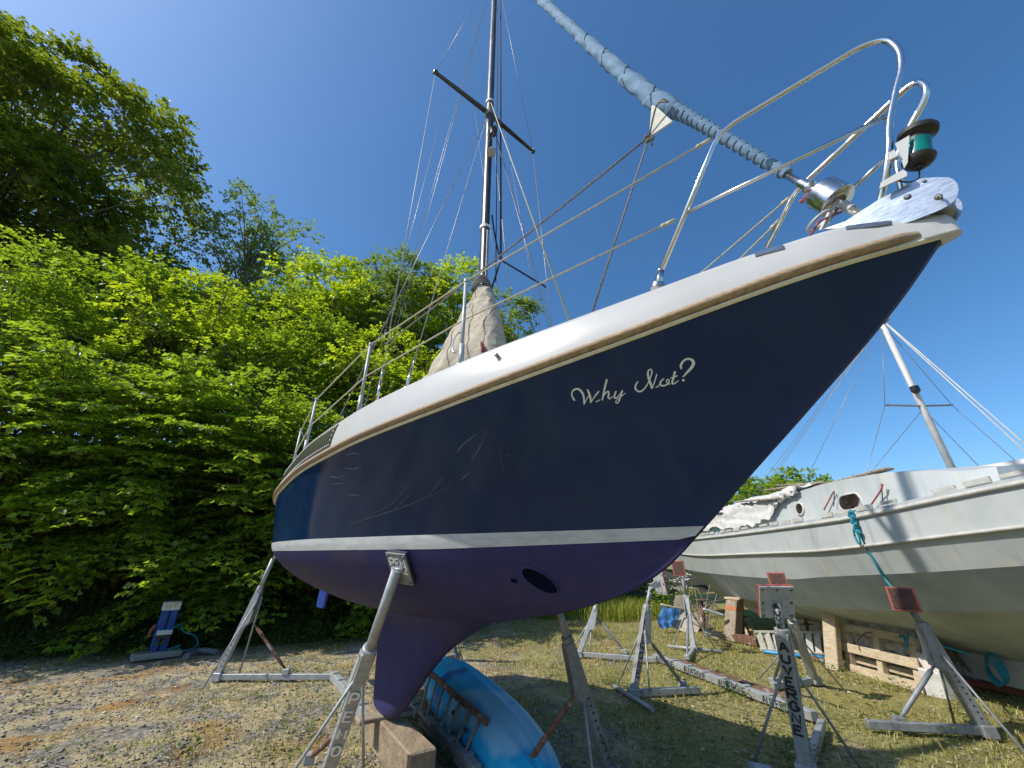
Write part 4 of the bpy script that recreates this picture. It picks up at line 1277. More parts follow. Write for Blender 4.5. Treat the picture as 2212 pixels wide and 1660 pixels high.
for i in range(41):
    f = i / 40; x = KL * f
    wd = .375 * (max(1e-4, 1 - abs(2 * f - 1)**2.6))**.62; ht = .31 * (max(1e-4, 1 - abs(2 * f - 1)**3.2))**.55
    rise = .10 * abs(2 * f - 1)**3
    row = []
    for k in range(33):
        a = math.pi * k / 32
        rdg = .02 * math.exp(-((a - math.pi / 2) / .10)**2) + .014 * math.exp(-((abs(a - math.pi / 2) - .52) / .07)**2)
        row.append(ka + kx * x + ks * wd * math.cos(a) * (1 - .06 * math.sin(a)) + V(0, 0, .03 + rise * (1 - math.sin(a)) + (ht + rdg * min(1, ht / .2)) * math.sin(a)**.75))
    row = [row[0] - V(0, 0, .02) + ks * .012] + row + [row[-1] - V(0, 0, .02) - ks * .012]
    rows.append(row)
mb.grid(rows, flip=True); kh = mb.build('hull', M['kayak'], kay)
mb = MB()
for sg in (-1, 1):
    pts = [ka + kx * KL * f + ks * sg * (.385 * (max(1e-4, 1 - abs(2 * f - 1)**2.6))**.62) + V(0, 0, .03 + .1 * abs(2 * f - 1)**3) for f in np.linspace(.01, .99, 40)]
    mb.tube(pts, .014, 6)
mb.build('gunwale', M['kayak'], kay)
for f, sg in ((.62, 1), (.74, 1)):
    mb = MB(); mb.lathe(ka + kx * KL * f + ks * sg * .335 + V(0, 0, .19), ks * sg + V(0, 0, .6), [(0, .02), (.012, .018), (.02, .008)], 10); mb.build('drain_plug', M['plastic_black'], kay)

# ------------------------------------------------------------------ blue service post and hose at the foot of the bushes
M['post_blue'] = worn('blue_coated_steel', (.006, .05, .22), (.012, .075, .30), 8, .45, 0, bmp=.05)
M['post_white'] = worn('off_white_plastic', (.55, .56, .52), (.70, .70, .66), 8, .5, 0, bmp=.05)
M['concrete'] = worn('old_concrete', (.22, .20, .16), (.38, .35, .29), 7, .9, 0, bmp=.4)
pc = G(338, 1411, .05)
po = empty('service_post', V(pc.x, pc.y, 0), 'blue dockside water and power post with white head lettered WT', 'service post')
f_ = V(pc.x, pc.y, 0).normalized(); f_ = (-f_ + V(.25, -.1, 0)).normalized(); r_ = f_.cross(V(0, 0, 1)) * -1
if r_.x < 0: r_ = -r_
W_, D_, H_ = .125, .11, .66
mb = MB()
for sg in (-1, 1): mb.box(pc + r_ * sg * W_ * .53 + V(0, 0, H_ / 2), r_, f_, (0, 0, 1), W_ * .44, D_, H_ / 2, .015)
mb.mat = 1; mb.box(pc - f_ * .02 + V(0, 0, H_ / 2), r_, f_, (0, 0, 1), W_ * .96, D_ * .8, H_ / 2, .01)
mb.build('body', [M['post_blue'], M['plastic_black']], po)
mb = MB(); mb.box(pc + V(0, 0, H_ + .075), r_, f_, (0, 0, 1), W_ * 1.03, D_ * 1.05, .072, .012); hd = mb.build('head', M['post_white'], po)
mb = MB(); letters(mb, 'WT', pc + V(0, 0, H_ + .08) + f_ * (D_ * 1.05 + .001) - r_ * .055, r_ * .10, r_, (0, 0, 1), f_, .085, .075, .024); mb.build('lettering', worn('yellow_letters', (.62, .40, .10), (.70, .48, .16), 20, .6, bmp=0), hd)
mb = MB(); mb.box(pc + V(0, 0, H_ + .16), r_, f_, (0, 0, 1), W_ * 1.06, D_ * 1.08, .014, .006); mb.build('cap', M['plastic_black'], po)
mb = MB(); mb.box(pc + f_ * (D_ + .07) + V(0, 0, .33), r_, f_, (0, 0, 1), W_ * .85, .07, .035, .01); tr_ = mb.build('socket_box', M['post_white'], po)
mb = MB(); mb.box(pc + f_ * (D_ + .075) + V(0, 0, .265), r_, f_, (0, 0, 1), W_ * .8, .055, .028, .006); mb.build('socket', M['plastic_black'], tr_)
mb = MB(); mb.box(pc + V(0, 0, -.01) + f_ * .05, r_, f_, (0, 0, 1), .34, .24, .045, .015); mb.build('plinth', M['concrete'], po)
mb = MB(); mb.tube(smooth_path([pc - r_ * .15 + f_ * .1 + V(0, 0, .45), pc - r_ * .19 + f_ * .1 + V(0, 0, .38), pc - r_ * .2 + f_ * .12 + V(0, 0, .27)], 5), .022, 8); mb.build('lever', M['orange_rubber'], po)
def hose(label, pts, r, mt, cat='hose', name='hose', n=8):
    mb = MB(); mb.tube(smooth_path(pts, n), r, 8); o = mb.build(name, M[mt]); tag(o, label, cat); return o
c0 = pc + r_ * .2 + f_ * .1
hose('teal hose looped over the side of the blue service post', [pc + f_ * .18 - r_ * .13 + V(0, 0, .3), pc + f_ * .22 + r_ * .05 + V(0, 0, .36), c0 + V(0, 0, .42), c0 + r_ * .1 + V(0, 0, .3), c0 + r_ * .28 + V(0, 0, .22), c0 + r_ * .36 + V(0, 0, .08), c0 + r_ * .25 + f_ * .1 + V(0, 0, .02), c0 + f_ * .12 + V(0, 0, .02), c0 - r_ * .06 + f_ * .1 + V(0, 0, .06), c0 + r_ * .1 + f_ * .05 + V(0, 0, .1)], .014, 'rope_teal')
M['pipe_grey'] = worn('grey_plastic_pipe', (.10, .11, .13), (.18, .19, .21), 8, .6, 0)
hose('grey corrugated hose lying on the ground right of the blue post', [G(402, 1418, .05), G(425, 1408, .06), G(450, 1407, .06), G(468, 1410, .05)], .05, 'pipe_grey')

# ================================================================== the grey-white steel boat behind
m, nt, b = mat('weathered_grey_primer')
v = coords(nt)
r = ramp(nt, noise(nt, v, 1.6, 8, .6), [(.3, (.37, .40, .405)), (.55, (.45, .475, .47)), (.8, (.51, .53, .515))])
st = ramp(nt, noise(nt, coords(nt, (3.2, 3.2, .25)), 2.2, 6, .6), [(.52, (0, 0, 0)), (.74, (.5, .5, .5))])
col = mixc(nt, st.outputs[0], r.outputs[0], (.56, .52, .36))
st = ramp(nt, noise(nt, coords(nt, (4, 4, .5), rot=(0, 0, 1)), 1.5, 6, .65), [(.58, (0, 0, 0)), (.75, (.7, .7, .7))])
col = mixc(nt, st.outputs[0], col, (.27, .31, .335))
sp = ramp(nt, noise(nt, v, 9, 9, .75), [(.70, (0, 0, 0)), (.76, (1, 1, 1))])
col = mixc(nt, sp.outputs[0], col, (.42, .34, .22))
nt.links.new(col, b.inputs['Base Color']); b.inputs['Roughness'].default_value = .6
bump(nt, b, noise(nt, v, 3, 4, .5), .12, .03)
M['primer'] = m
M['primer_dark'] = worn('grey_bottom_paint', (.29, .345, .39), (.40, .455, .50), 2.2, .65, bmp=.1)
M['rail_white'] = worn('chipped_white_rail', (.42, .41, .37), (.56, .55, .50), 9, .6, bmp=.2, extra=((.34, .25, .17), 12, .62))
M['sheet_white'] = worn('crumpled_white_sheet', (.46, .455, .43), (.60, .595, .57), 4, .75, bmp=.5, bdist=.02, extra=((.52, .42, .32), 7, .64))
M['portglass'] = worn('dark_port_glass', (.01, .008, .008), (.05, .035, .03), 12, .15, bmp=0)
M['spar_white'] = worn('white_spar', (.46, .45, .41), (.58, .57, .53), 6, .45, bmp=.05)
M['tarp_blue'] = worn('blue_tarpaulin', (.03, .13, .34), (.07, .22, .46), 6, .5, bmp=.5, bdist=.02)
M['tarp_grey'] = worn('grey_sheeting', (.30, .27, .22), (.50, .46, .38), 6, .7, bmp=.6, bdist=.02)
M['pipe_blue'] = worn('bright_blue_pipe', (.02, .22, .50), (.04, .30, .58), 8, .4, bmp=.03)
M['red_oxide'] = worn('red_oxide_steel', (.26, .06, .04), (.36, .10, .06), 9, .75, bmp=.2)
M['chipboard'] = worn('weathered_chipboard', (.40, .34, .25), (.56, .49, .38), 9, .85, bmp=.25, extra=((.30, .22, .14), 6, .66))

wb = empty('steel_boat', V(6.3, 7, 0), 'large grey white steel sailing boat laid up behind the empty stands', 'boat')
XC = 6.3
YL = [-3.0, -1.6, 0, 1.5, 3, 4, 5, 6, 7, 8, 9, 10, 11, 12, 13, 14, 15, 15.5]
def wcurve(ys, vals):
    return lambda y: float(pchip(ys, vals, y))
hb = wcurve([-3, -1.5, 0, 2, 3.8, 5.7, 8, 10.1, 12, 13.5, 14.8, 15.5], [.05, .5, .95, 1.35, 1.62, 1.85, 1.86, 1.68, 1.28, .9, .5, .3])
zr = wcurve([-3, 0, 3.8, 5.7, 8, 10, 12, 15.5], [2.75, 2.45, 2.22, 2.09, 2.08, 2.11, 2.16, 2.28])
zm = wcurve([-3, 0, 3.8, 6.4, 9, 13, 15.5], [2.3, 2.05, 1.80, 1.66, 1.66, 1.76, 1.88])
z1 = wcurve([-3, 0, 4.1, 4.8, 6.3, 7.2, 10, 14.6, 15.5], [2.2, 1.78, 1.47, 1.41, 1.32, 1.26, 1.28, 1.36, 1.42])
z2 = wcurve([-3, 0, 4.6, 5.5, 7.5, 9.3, 12, 14.6, 15.5], [2.1, 1.45, 1.05, .96, .85, .80, .90, 1.28, 1.38])
zk = wcurve([-3, -1.5, 0, 3, 7, 10, 13, 14.6, 15.5], [2.0, 1.3, .8, .45, .40, .42, .62, 1.15, 1.3])
k1 = wcurve([-3, 0, 4, 7, 10, 13, 15.5], [.5, .8, .915, .935, .93, .9, .8])
k2_ = wcurve([-3, 0, 4, 7, 10, 13, 15.5], [.2, .55, .70, .76, .72, .55, .4])
up_, lo_, bo_ = [], [], []
for y in np.linspace(-3, 15.5, 75):
    h = hb(y)
    sec = [(h, zr(y)), (h * .995 + .0, zm(y)), (h * k1(y), z1(y))]
    sec2 = [(h * k1(y), z1(y)), (h * k2_(y), z2(y))]
    sec3 = [(h * k2_(y), z2(y)), (h * k2_(y) * .45, (z2(y) + zk(y)) * .5 - .05), (.12, zk(y))]
    for rows, sc in ((up_, sec), (lo_, sec2), (bo_, sec3)):
        rows.append((y, sc))
def wsheet(rows, name, mt):
    mb = MB()
    for sg in (-1, 1):
        g = [[V(XC + sg * o, y, z) for o, z in sc] for y, sc in rows]
        # separate strips keep the chines sharp
        for i in range(len(g[0]) - 1): mb.grid([[r[i], r[i + 1]] for r in g], flip=sg < 0)
    return mb.build(name, M[mt], wb)
wsheet(up_, 'topsides', 'primer'); wsheet(lo_, 'chine_plate', 'primer_dark'); wsheet(bo_, 'bottom', 'primer_dark')
mb = MB(); mb.grid([[V(XC - hb(y) + .01, y, zr(y) - .03), V(XC, y, zr(y) + .05), V(XC + hb(y) - .01, y, zr(y) - .03)] for y in np.linspace(-3, 15.5, 40)]); mb.build('deck', M['primer'], wb)
mb = MB(); mb.add([V(XC + sg * o, 15.5, z) for o, z, sg in ((.3, zr(15.5), 1), (.24, z1(15.5), 1), (.12, zk(15.5), 1), (.12, zk(15.5), -1), (.24, z1(15.5), -1), (.3, zr(15.5), -1))], [tuple(range(6))]); mb.build('transom', M['primer'], wb)
kp = [(1.0, .9), (1.6, .12), (8.5, .12), (11.5, .4), (12.5, .62), (12.5, .75), (1.0, 1.0)]
mb = MB(); mb.prism([V(XC - .14, y, z) for y, z in kp], V(.28, 0, 0)); mb.build('long_keel', M['sheet_white'], wb)
for sg in (-1, 1):
    mb = MB(); mb.tube([V(XC + sg * (hb(y) + .012), y, zr(y) - .06) for y in np.linspace(-2.9, 15.4, 60)], .024, 8); mb.build('rubbing_band', M['rail_white'], wb)
    mb = MB(); mb.tube([V(XC + sg * (hb(y) + .006), y, zm(y)) for y in np.linspace(-2.9, 15.4, 60)], .019, 8); mb.build('rubbing_band', M['rail_white'], wb)
    for i, y in enumerate(np.arange(-2.5, 13.5, .30)):
        if i % 5 == 3 or sg > 0: continue
        a, c = V(XC + sg * (hb(y) + .004), y, zr(y) + .03), V(XC + sg * (hb(y + .22) + .004), y + .22, zr(y + .22) + .03)
        mb = MB(); mb.beam(a, c, .02, .05 if i % 2 else .035); mb.build('toe_rail', M['rail_white'], wb)
# cabin side with ports
def cab(y, t): return V(XC - (hb(y) - .22) + .10 * t, y, zr(y) + (2.60 + .03 * (6 - abs(y - 6)) - zr(y)) * t)
cy0, cy1 = 5.0, 12.6
mb = MB()
ctop = wcurve([4.4, 5.2, 6.2, 7.6, 9.5, 12.6], [2.46, 2.60, 2.64, 2.60, 2.58, 2.52])
cw = lambda y: min(hb(y) - .20, 1.42 if y > 5.2 else 1.42 - (5.2 - y) * .35)
rw = []
for y in np.linspace(4.2, 12.6, 40):
    w = cw(y); t_ = ctop(max(4.4, y)); 
    rw.append([V(XC - w, y, zr(y) - .05), V(XC - w + .07, y, t_)])
for sg in (-1, 1):
    q = [[V(XC + sg * (XC - p.x), p.y, p.z) for p in r] for r in rw]; mb.grid(q, flip=sg < 0)
mb.grid([[V(2 * XC - r[1].x, r[1].y, r[1].z), V(XC, r[1].y, r[1].z + .09), r[1]] for r in rw], flip=True)
mb.add([rw[0][0], rw[0][1], V(XC, rw[0][1].y, rw[0][1].z + .09), V(2 * XC - rw[0][1].x, rw[0][1].y, rw[0][1].z), V(2 * XC - rw[0][0].x, rw[0][0].y, rw[0][0].z)], [(0, 1, 2, 3, 4)])
mb.build('cabin', M['primer'], wb)
def on_cabin(u, v):
    # march along the view ray to the cabin side
    best = None
    for k in range(400):
        y = 4.2 + k * .021; w = cw(y); p = YY(u, v, y); t = (p.z - zr(y)) / max(.1, ctop(max(4.4, y)) - zr(y))
        d = abs(p.x - (XC - w + .07 * t))
        if best is None or d < best[0]: best = (d, p)
    return best[1]
def port_oval(u, v, hl, hh_, name='porthole'):
    p = on_cabin(u, v); y = p.y
    tn = V(-(cw(y + .1) - cw(y - .1)), .2, 0).normalized() if False else (V(XC - cw(y + .1), y + .1, 0) - V(XC - cw(y - .1), y - .1, 0)).normalized()
    up = V(.15, 0, 1).normalized(); nn = tn.cross(up); nn = nn if nn.x < 0 else -nn
    def ring(k, d):
        out = []
        for i in range(32):
            a = 2 * math.pi * i / 32
            cx, sx = math.cos(a), math.sin(a)
            ex = (hl - hh_) * (1 if cx > 0 else -1) * (1 if abs(cx) > .02 else 0)
            out.append(p + tn * (ex + cx * hh_ * k) + up * sx * hh_ * k + nn * d)
        return out
    mb = MB(); mb.grid([ring(1.28, -.002), ring(1.26, .016), ring(1.02, .02), ring(1.0, .004)], closed=True, flip=True); fo = mb.build(name, M['rail_white'], wb)
    mb = MB(); mb.add(ring(1.02, .006), [tuple(range(32))]); mb.build('glass', M['portglass'], fo)
port_oval(1728, 1100, .085, .085); port_oval(1836, 1085, .19, .10); port_oval(1586, 1118, .15, .075); port_oval(1532, 1124, .12, .07)
# crumpled white sheet thrown over the after cabin
def cloth(rows, name, mt, parent=None, amp=.03, seed=1, sub=4, th=.006):
    """rows of points, resampled and crumpled"""
    rg = np.random.RandomState(seed)
    g = [smooth_path(r, sub) for r in rows]
    cols = [smooth_path([r[i] for r in g], sub) for i in range(len(g[0]))]
    g = [[cols[j][i] for j in range(len(cols))] for i in range(len(cols[0]))]
    ph = rg.rand(8) * 6
    for i, r in enumerate(g):
        for j, q in enumerate(r):
            a = math.sin(i * 1.1 + ph[0] + .7 * j) + math.sin(j * 1.7 + ph[1] - .5 * i) + .8 * math.sin(i * 2.3 + j * .9 + ph[2]) + rg.uniform(-.7, .7)
            r[j] = q + V(rg.uniform(-1, 1), rg.uniform(-1, 1), a) * amp * .5 + V(-.6, -.5, .2) * amp * a * .5
    mb = MB(); mb.grid(g); mb.grid([[q - V(0, 0, th) for q in r] for r in g], flip=True)
    return mb.build(name, M[mt], parent)
def cabp(y, t, out=.03): 
    w = cw(y); z0, zt = zr(y) - .02, ctop(max(4.4, y))
    return V(XC - w + .07 * t - out, y, z0 + (zt - z0) * t)
rows_c = []
for y, low in ((6.75, 1.0), (7.0, .92), (7.3, .80), (7.6, .42), (8.1, .22), (8.6, .30), (9.2, .26), (9.8, .38), (10.4, .34), (11.2, .45), (12.2, .4), (12.7, .5)):
    zt = ctop(y)
    rows_c.append([cabp(y, low, .10), cabp(y, (low + 1) / 2, .06), V(XC - cw(y) + .05, y, zt + .06), V(XC - .75, y, zt + (.22 if y > 7.2 else .12) + .04 * math.sin(y * 3)), V(XC + .3, y, zt + .20)])
shw = cloth(rows_c, 'white_sheet', 'sheet_white', None, .035, 5, 5)
tag(shw, 'crumpled white plastic sheet thrown over the cabin of the grey boat', 'sheet')
def plankbox(label, a, c, w, h, mt, nm='timber_plank'):
    mb = MB(); mb.beam(a, c, w, h, (0, 0, 1), .004); o = mb.build(nm, M[mt]); tag(o, label, 'plank', None); return o
plankbox('brown board weighing down the white sheet on the cabin', on_cabin(1600, 1090) + V(-.1, 0, .05), on_cabin(1700, 1083) + V(-.1, 0, .05), .10, .03, 'wood_grey')
plankbox('short red board lying at the lower edge of the white sheet', on_cabin(1541, 1106) + V(-.14, 0, .0), on_cabin(1572, 1101) + V(-.14, 0, .0), .07, .03, 'rust')
# scrap on the cabin top
mb = MB(); rg = random.Random(8)
for k in range(8):
    y = rg.uniform(6.4, 8.4); p = V(XC - .9 + rg.uniform(-.3, .5), y, ctop(y) + .10 + .03 * rg.random())
    mb.tube([p, p + V(rg.uniform(-.3, .3), rg.uniform(.7, 1.6), rg.uniform(.0, .16))], rg.uniform(.010, .022), 6)
o = mb.build('pole_bundle', M['wood_grey']); tag(o, 'loose bundle of poles and rods lying on the cabin top', 'poles')
timber('timber_plank', 'long bare plank lying on the cabin top of the grey boat', V(XC - 1.0, 5.4, ctop(5.4) + .08), V(XC - 1.05, 7.9, ctop(7.9) + .06), .16, .03, 'wood_grey', 'plank')
# mast, spreaders, stays, boom
my = YY(2063, 1026, 1).y
MXb = V(XC, 0, 0)
pm0 = XX(2063, 1026, XC); mY = pm0.y; pm1 = XX(1904, 699, XC)
mb = MB(); mb.tube([V(XC, mY, 2.45), V(XC, mY, pm1.z)], [.046, .038], 14); wm = mb.build('mast', M['spar_white'], wb)
mt_ = V(XC, mY, pm1.z)
mb = MB(); mb.box(mt_ + V(0, 0, .02), (1, 0, 0), (0, 1, 0), (0, 0, 1), .05, .11, .03, .01); mb.tube([mt_ + V(0, 0, .04), mt_ + V(.02, -.05, .22)], .006, 6); mb.tube([mt_ + V(-.03, -.05, .22), mt_ + V(.1, -.05, .22)], .006, 6); mb.build('masthead_fitting', M['galv_dark'], wm)
zs2 = XX(1990, 878, XC).z
for sg, (u, v) in ((-1, (1954, 875)), (1, (2027, 881))):
    mb = MB(); tip = V(XC + sg * .52, mY + .04, zs2 + .03); mb.beam(V(XC, mY, zs2), tip, .045, .014, (0, 0, 1)); mb.build('spreader', M['galv_dark'], wm)
    for nm_, a, c in (('shroud', mt_, tip), ('shroud', tip, V(XC + sg * 1.55, mY + .1, zr(mY))), ('shroud', V(XC, mY, zs2 - .05), V(XC + sg * 1.5, mY + .6, zr(mY)))):
        mb = MB(); mb.tube([a, c], .0045, 5); mb.build(nm_, M['wire'], wb)
mb = MB(); mb.lathe(XX(1977, 842, XC - .08), (0, 0, 1), [(-.06, .03), (-.03, .055), (.05, .055), (.06, .03)], 12); mb.build('mast_lamp', M['plastic_black'], wm)
for k, (u, v) in enumerate(((2212, 962), (2212, 977))):
    e = XX(u, v, XC + .05 * k); d = (e - mt_); mb = MB(); mb.tube([mt_ + V(0, -.05, -.03 * k), mt_ + d * 1.6], .008, 6); mb.build('forestay', M['rail_white'], wb)
for p in (V(XC - 1.3, 9.3, zr(9.3)), V(XC + .2, 12.5, 2.4), V(XC - 1.4, 7.4, zr(7.4)), V(XC - .2, 10.8, 2.6)):
    mb = MB(); mb.tube([mt_, p], .0042, 5); mb.build('stay', M['wire'], wb)
b0_, b1_ = XX(1935, 1047, XC - .25), XX(2212, 1006, XC - .25)
mb = MB(); mb.tube([b0_, b0_ + (b1_ - b0_) * 1.6], .075, 14); mb.build('boom', M['spar_white'], wb)
# ropes and lines hanging on its side
def wside(u, v, off=.03):
    best = None
    for k in range(700):
        y = 2.5 + k * .018; p = YY(u, v, y); h = hb(y)
        if p.z > z1(y): o = h * (k1(y) + (1 - k1(y)) * min(1, (p.z - z1(y)) / (zr(y) - z1(y))))
        else: o = h * (k2_(y) + (k1(y) - k2_(y)) * max(0, (p.z - z2(y)) / (z1(y) - z2(y))))
        d = abs(p.x - (XC - o))
        if best is None or d < best[0]: best = (d, p)
    return best[1] + V(-off, -off * .3, 0)
rp = [wside(u, v, .05) for u, v in ((1848, 1104), (1856, 1128), (1872, 1170), (1900, 1222), (1922, 1256))] + [XX(1938, 1280, 4.45)]
hose('teal mooring rope hanging from the grey boat to the leaning stand', rp, .013, 'rope_teal', 'rope', 'mooring_rope')
q0 = wside(1849, 1120, .06)
mb = MB()
for k in range(9): mb.lathe(q0 + V(.0, .018 * math.sin(k * 2.1), .07 - .03 * k), V(.4 * math.sin(k), 1, .6 * math.cos(k)), [(-.02, .02), (0, .034), (.02, .02)], 8)
mb.tube([q0 + V(-.01, .03 * math.cos(t) + .02, -.22 + .09 * math.sin(t)) for t in np.linspace(0, 2 * math.pi, 18)], .012, 6)
o = mb.build('rope_knot', M['rope_teal']); tag(o, 'knotted coil of teal rope hanging below the oval port', 'rope')
for lab, pts, mt2 in (('dark lashing running from cabin top to rail before the oval port', ((1806, 1062), (1785, 1102)), 'rope_red'), ('dark lashing tied to the rail behind the oval port', ((1912, 1046), (1908, 1060), (1888, 1090)), 'rope_red'),
                      ('thin upright cord beside the forward lashing on the cabin', ((1909, 1046), (1912, 1082)), 'rope_dark'), ('thin upright cord beside the after lashing on the cabin', ((1807, 1062), (1806, 1095)), 'rope_dark'),
                      ('thin blue line dangling below the white sheet', ((1580, 1095), (1574, 1120), (1548, 1150), (1552, 1168), (1556, 1176)), 'rope_teal')):
    hose(lab, [on_cabin(u, v) + V(-.05, -.02, 0) for u, v in pts], .010 if mt2 != 'rope_dark' else .006, mt2, 'rope', 'rope', 5)

# ------------------------------------------------------------------ shores and clutter under the grey boat
def post(label, bl, br, tl, tr, dy):
    a, c = G(*bl), G(*br); w = (c - a).length
    ctr = (a + c) / 2; ax = (c - a).normalized(); back = V(-ax.y, ax.x, 0)
    if back.dot(CAM - a) > 0: back = -back
    top = YY((tl[0] + tr[0]) / 2, (tl[1] + tr[1]) / 2, ctr.y + dy)
    mb = MB(); u = V(top.x - ctr.x, top.y - ctr.y, top.z).normalized()
    mb.box(ctr + back * w * .42 + (top - ctr) * .5, ax, back, u, w * .46, w * .42, (top - ctr).length / 2, .012)
    o = mb.build('timber_post', M['wood_warm' if dy < .05 else 'wood_grey']); tag(o, label, 'timber post', 'timber posts shoring the grey boat'); return o, ctr, ax, back, u, w, top
pA = post('thick pale timber post shoring the grey boat left of the pallet', (1781, 1446), (1813, 1452), (1771, 1313), (1803, 1316), .0)
pB = post('grey timber post with an orange paint mark, right of the pipe bundle', (1560, 1383), (1587, 1388), (1566, 1294), (1592, 1300), .06)
o, ctr, ax, back, u, w, top = pB
mb = MB(); mb.box(ctr + (top - ctr) * .80 + back * w * .42, ax, back, u, w * .475, w * .435, .035); o2 = mb.build('paint_mark', worn('orange_spray', (.50, .14, .04), (.40, .16, .07), 20, .8), o)
mb = MB(); mb.box(top + back * w * .4 + V(0, 0, .03), ax, back, V(0, 0, 1), .19, .10, .022, .006); o2 = mb.build('wedge_board', M['wood_warm']); tag(o2, 'short board wedged between the orange marked post and the hull', 'board')
def prop(label, foot, top, legs, head=True):
    t = empty('screw_prop', G(*foot), label, 'prop', 'rusty screw props under the grey boat')
    f = G(*foot); p = YY(top[0], top[1], f.y)
    mb = MB(); mb.tube([f + V(0, 0, .02), p], .028, 10); mb.build('shaft', M['rust'], t)
    mid = f.lerp(p, .62)
    mb = MB(); mb.lathe(mid, p - f, [(-.03, .045), (.03, .045)], 10); mb.tube([mid - V(.14, 0, 0), mid + V(.14, .02, 0)], .010, 6); mb.build('screw_nut', M['rust'], t)
    if head: mb = MB(); mb.box(p, (1, 0, 0), (0, 1, 0), (0, 0, 1), .13, .1, .012, .003); mb.build('head_plate', M['rust'], t)
    for sx, sy in legs:
        mb = MB(); mb.tube([f.lerp(p, .55), f + V(sx, sy, 0)], .022, 8); mb.build('leg', M['rust'], t)
    return t
prop('rusty screw prop behind the chipboard, carrying the galvanised tube', (1523, 1378), (1516, 1296), ())
prop('rusty tripod prop with splayed legs right of the orange marked post', (1608, 1383), (1601, 1303), ((-.14, -.1), (.14, -.1), (0, .15)), False)
prop('rusty T headed prop against the hull above the aluminium ladder', (1752, 1402), (1736, 1318), (), True)
hose('galvanised tube clamped level between prop and post', [YY(1518, 1316, 9.9), YY(1566, 1331, 9.75)], .03, 'galv', 'tube', 'scaffold_tube')
mb = MB(); a, c = G(1597, 1388), G(1650, 1398); mb.beam(a + V(0, .1, .07), c + V(0, .1, .07), .22, .14, (0, 0, 1), .006); o = mb.build('steel_trough', M['rust']); tag(o, 'low rusty steel trough on the grass below the tripod prop', 'trough')
# sheets of chipboard and the blue tarpaulin
def panel(name, label, pts, th, mt, cat, y0, lean):
    p = [YY(u, v, y0 + lean * k) for (u, v), k in pts]
    mb = MB(); mb.prism(p, V(.02, th, .0)); o = mb.build(name, M[mt]); tag(o, label, cat); return o
yb = G(1475, 1365).y
panel('chipboard_sheet', 'large chipboard sheet leaning at the front of the heap, beside the blue tarp', (((1471, 1316), .35), ((1523, 1331), .32), ((1502, 1376), -.15), ((1451, 1355), .05)), .03, 'chipboard', 'board', yb, 1)
panel('chipboard_sheet', 'upright chipboard sheet standing behind the orange pad of the stand', (((1459, 1286), 1), ((1477, 1286), 1), ((1483, 1340), .95), ((1450, 1332), .95)), .03, 'chipboard', 'board', yb + .3, 1)
panel('chipboard_sheet', 'narrow brown edge board at the right end of the chipboard heap', (((1523, 1331), .38), ((1530, 1345), .6), ((1508, 1381), .1), ((1502, 1376), -.14)), .03, 'rust', 'board', yb, 1)
hose('brown batten along the top of the blue tarp', [YY(1428, 1306, yb + .1), YY(1492, 1322, yb + .42)], .025, 'wood_warm', 'batten', 'batten', 2)
tb = cloth([[YY(1430, 1309, yb + .08), YY(1450, 1313, yb + .12), YY(1472, 1319, yb + .2)], [YY(1424, 1328, yb - .05), YY(1444, 1334, yb - .02), YY(1464, 1336, yb + .05)], [YY(1420, 1340, yb - .12), YY(1438, 1347, yb - .1), YY(1457, 1349, yb - .02)], [YY(1424, 1355, yb - .2), YY(1437, 1357, yb - .16), YY(1451, 1356, yb - .1)]], 'tarpaulin', 'tarp_blue', None, .03, 2, 4)
tag(tb, 'crumpled blue tarpaulin hanging over the chipboard heap', 'tarpaulin')
# bundle of grey pipes
rg = random.Random(5); t = empty('pipe_bundle', G(1540, 1375), 'untidy bundle of thin grey pipes between chipboard and post', 'pipes')
for k in range(26):
    f = rg.random(); a = G(1519 + 8 * rg.random(), 1374 - 14 * f, .04 + .3 * f); c = G(1563 + 8 * rg.random(), 1384 - 12 * f * rg.random(), .03 + .12 * f)
    mb = MB(); mb.tube([a, a.lerp(c, .5) + V(0, 0, .03 * rg.random()), c], .011, 6); mb.build('pipe', M['galv' if k % 3 else 'galv_dark'], t)
rg = random.Random(15); mb = MB()
for k in range(26):
    a = G(1535 + 25 * rg.random(), 1366, .1) + V(0, .5, 0); mb.tube(smooth_path([a, a + V(rg.uniform(-.3, .3), .1, rg.uniform(.2, .5)), a + V(rg.uniform(-.7, .7), .2, rg.uniform(.3, .9))], 3), .008, 5)
o = mb.build('brushwood', M['wood_grey']); tag(o, 'tangled dry brushwood heaped behind the pipe bundle', 'brushwood', None, 'stuff')
# aluminium ladder on its side, blue pipe, planks
M['alu_old'] = worn('dull_ladder_aluminium', (.46, .44, .38), (.60, .58, .50), 10, .6, .2, bmp=.1)
la, lb, lc, ld_ = G(1642, 1403, .04), G(1779, 1412, .04), None, None
la2, lb2 = YY(1629, 1365, la.y + .02), YY(1776, 1366, lb.y + .02)
lad2 = empty('step_ladder', (la + lb) / 2, 'pale aluminium ladder lying on its side behind the AUVERGNE stand', 'ladder')
for a, c in ((la, lb), (la2, lb2)):
    mb = MB(); mb.beam(a, c, .05, .035, (0, 0, 1), .004); mb.build('rail', M['alu_old'], lad2)
for k in range(8):
    f = .07 + .86 * k / 7; a, c = la.lerp(lb, f), la2.lerp(lb2, f - .01)
    mb = MB(); mb.beam(a, c, .03, .10, (.75, -.66, 0), .003); mb.build('step', M['alu_old'], lad2)
hose('bright blue plastic pipe on the ground below the aluminium ladder', [G(1650, 1408, .03), G(1700, 1414, .03), G(1782, 1421, .03)], .028, 'pipe_blue', 'pipe', 'water_pipe')
timber('timber_plank', 'dark plank lying flat under the hull left of the thick post', G(1722, 1418), G(1785, 1432), .12, .05, 'rust', 'plank')
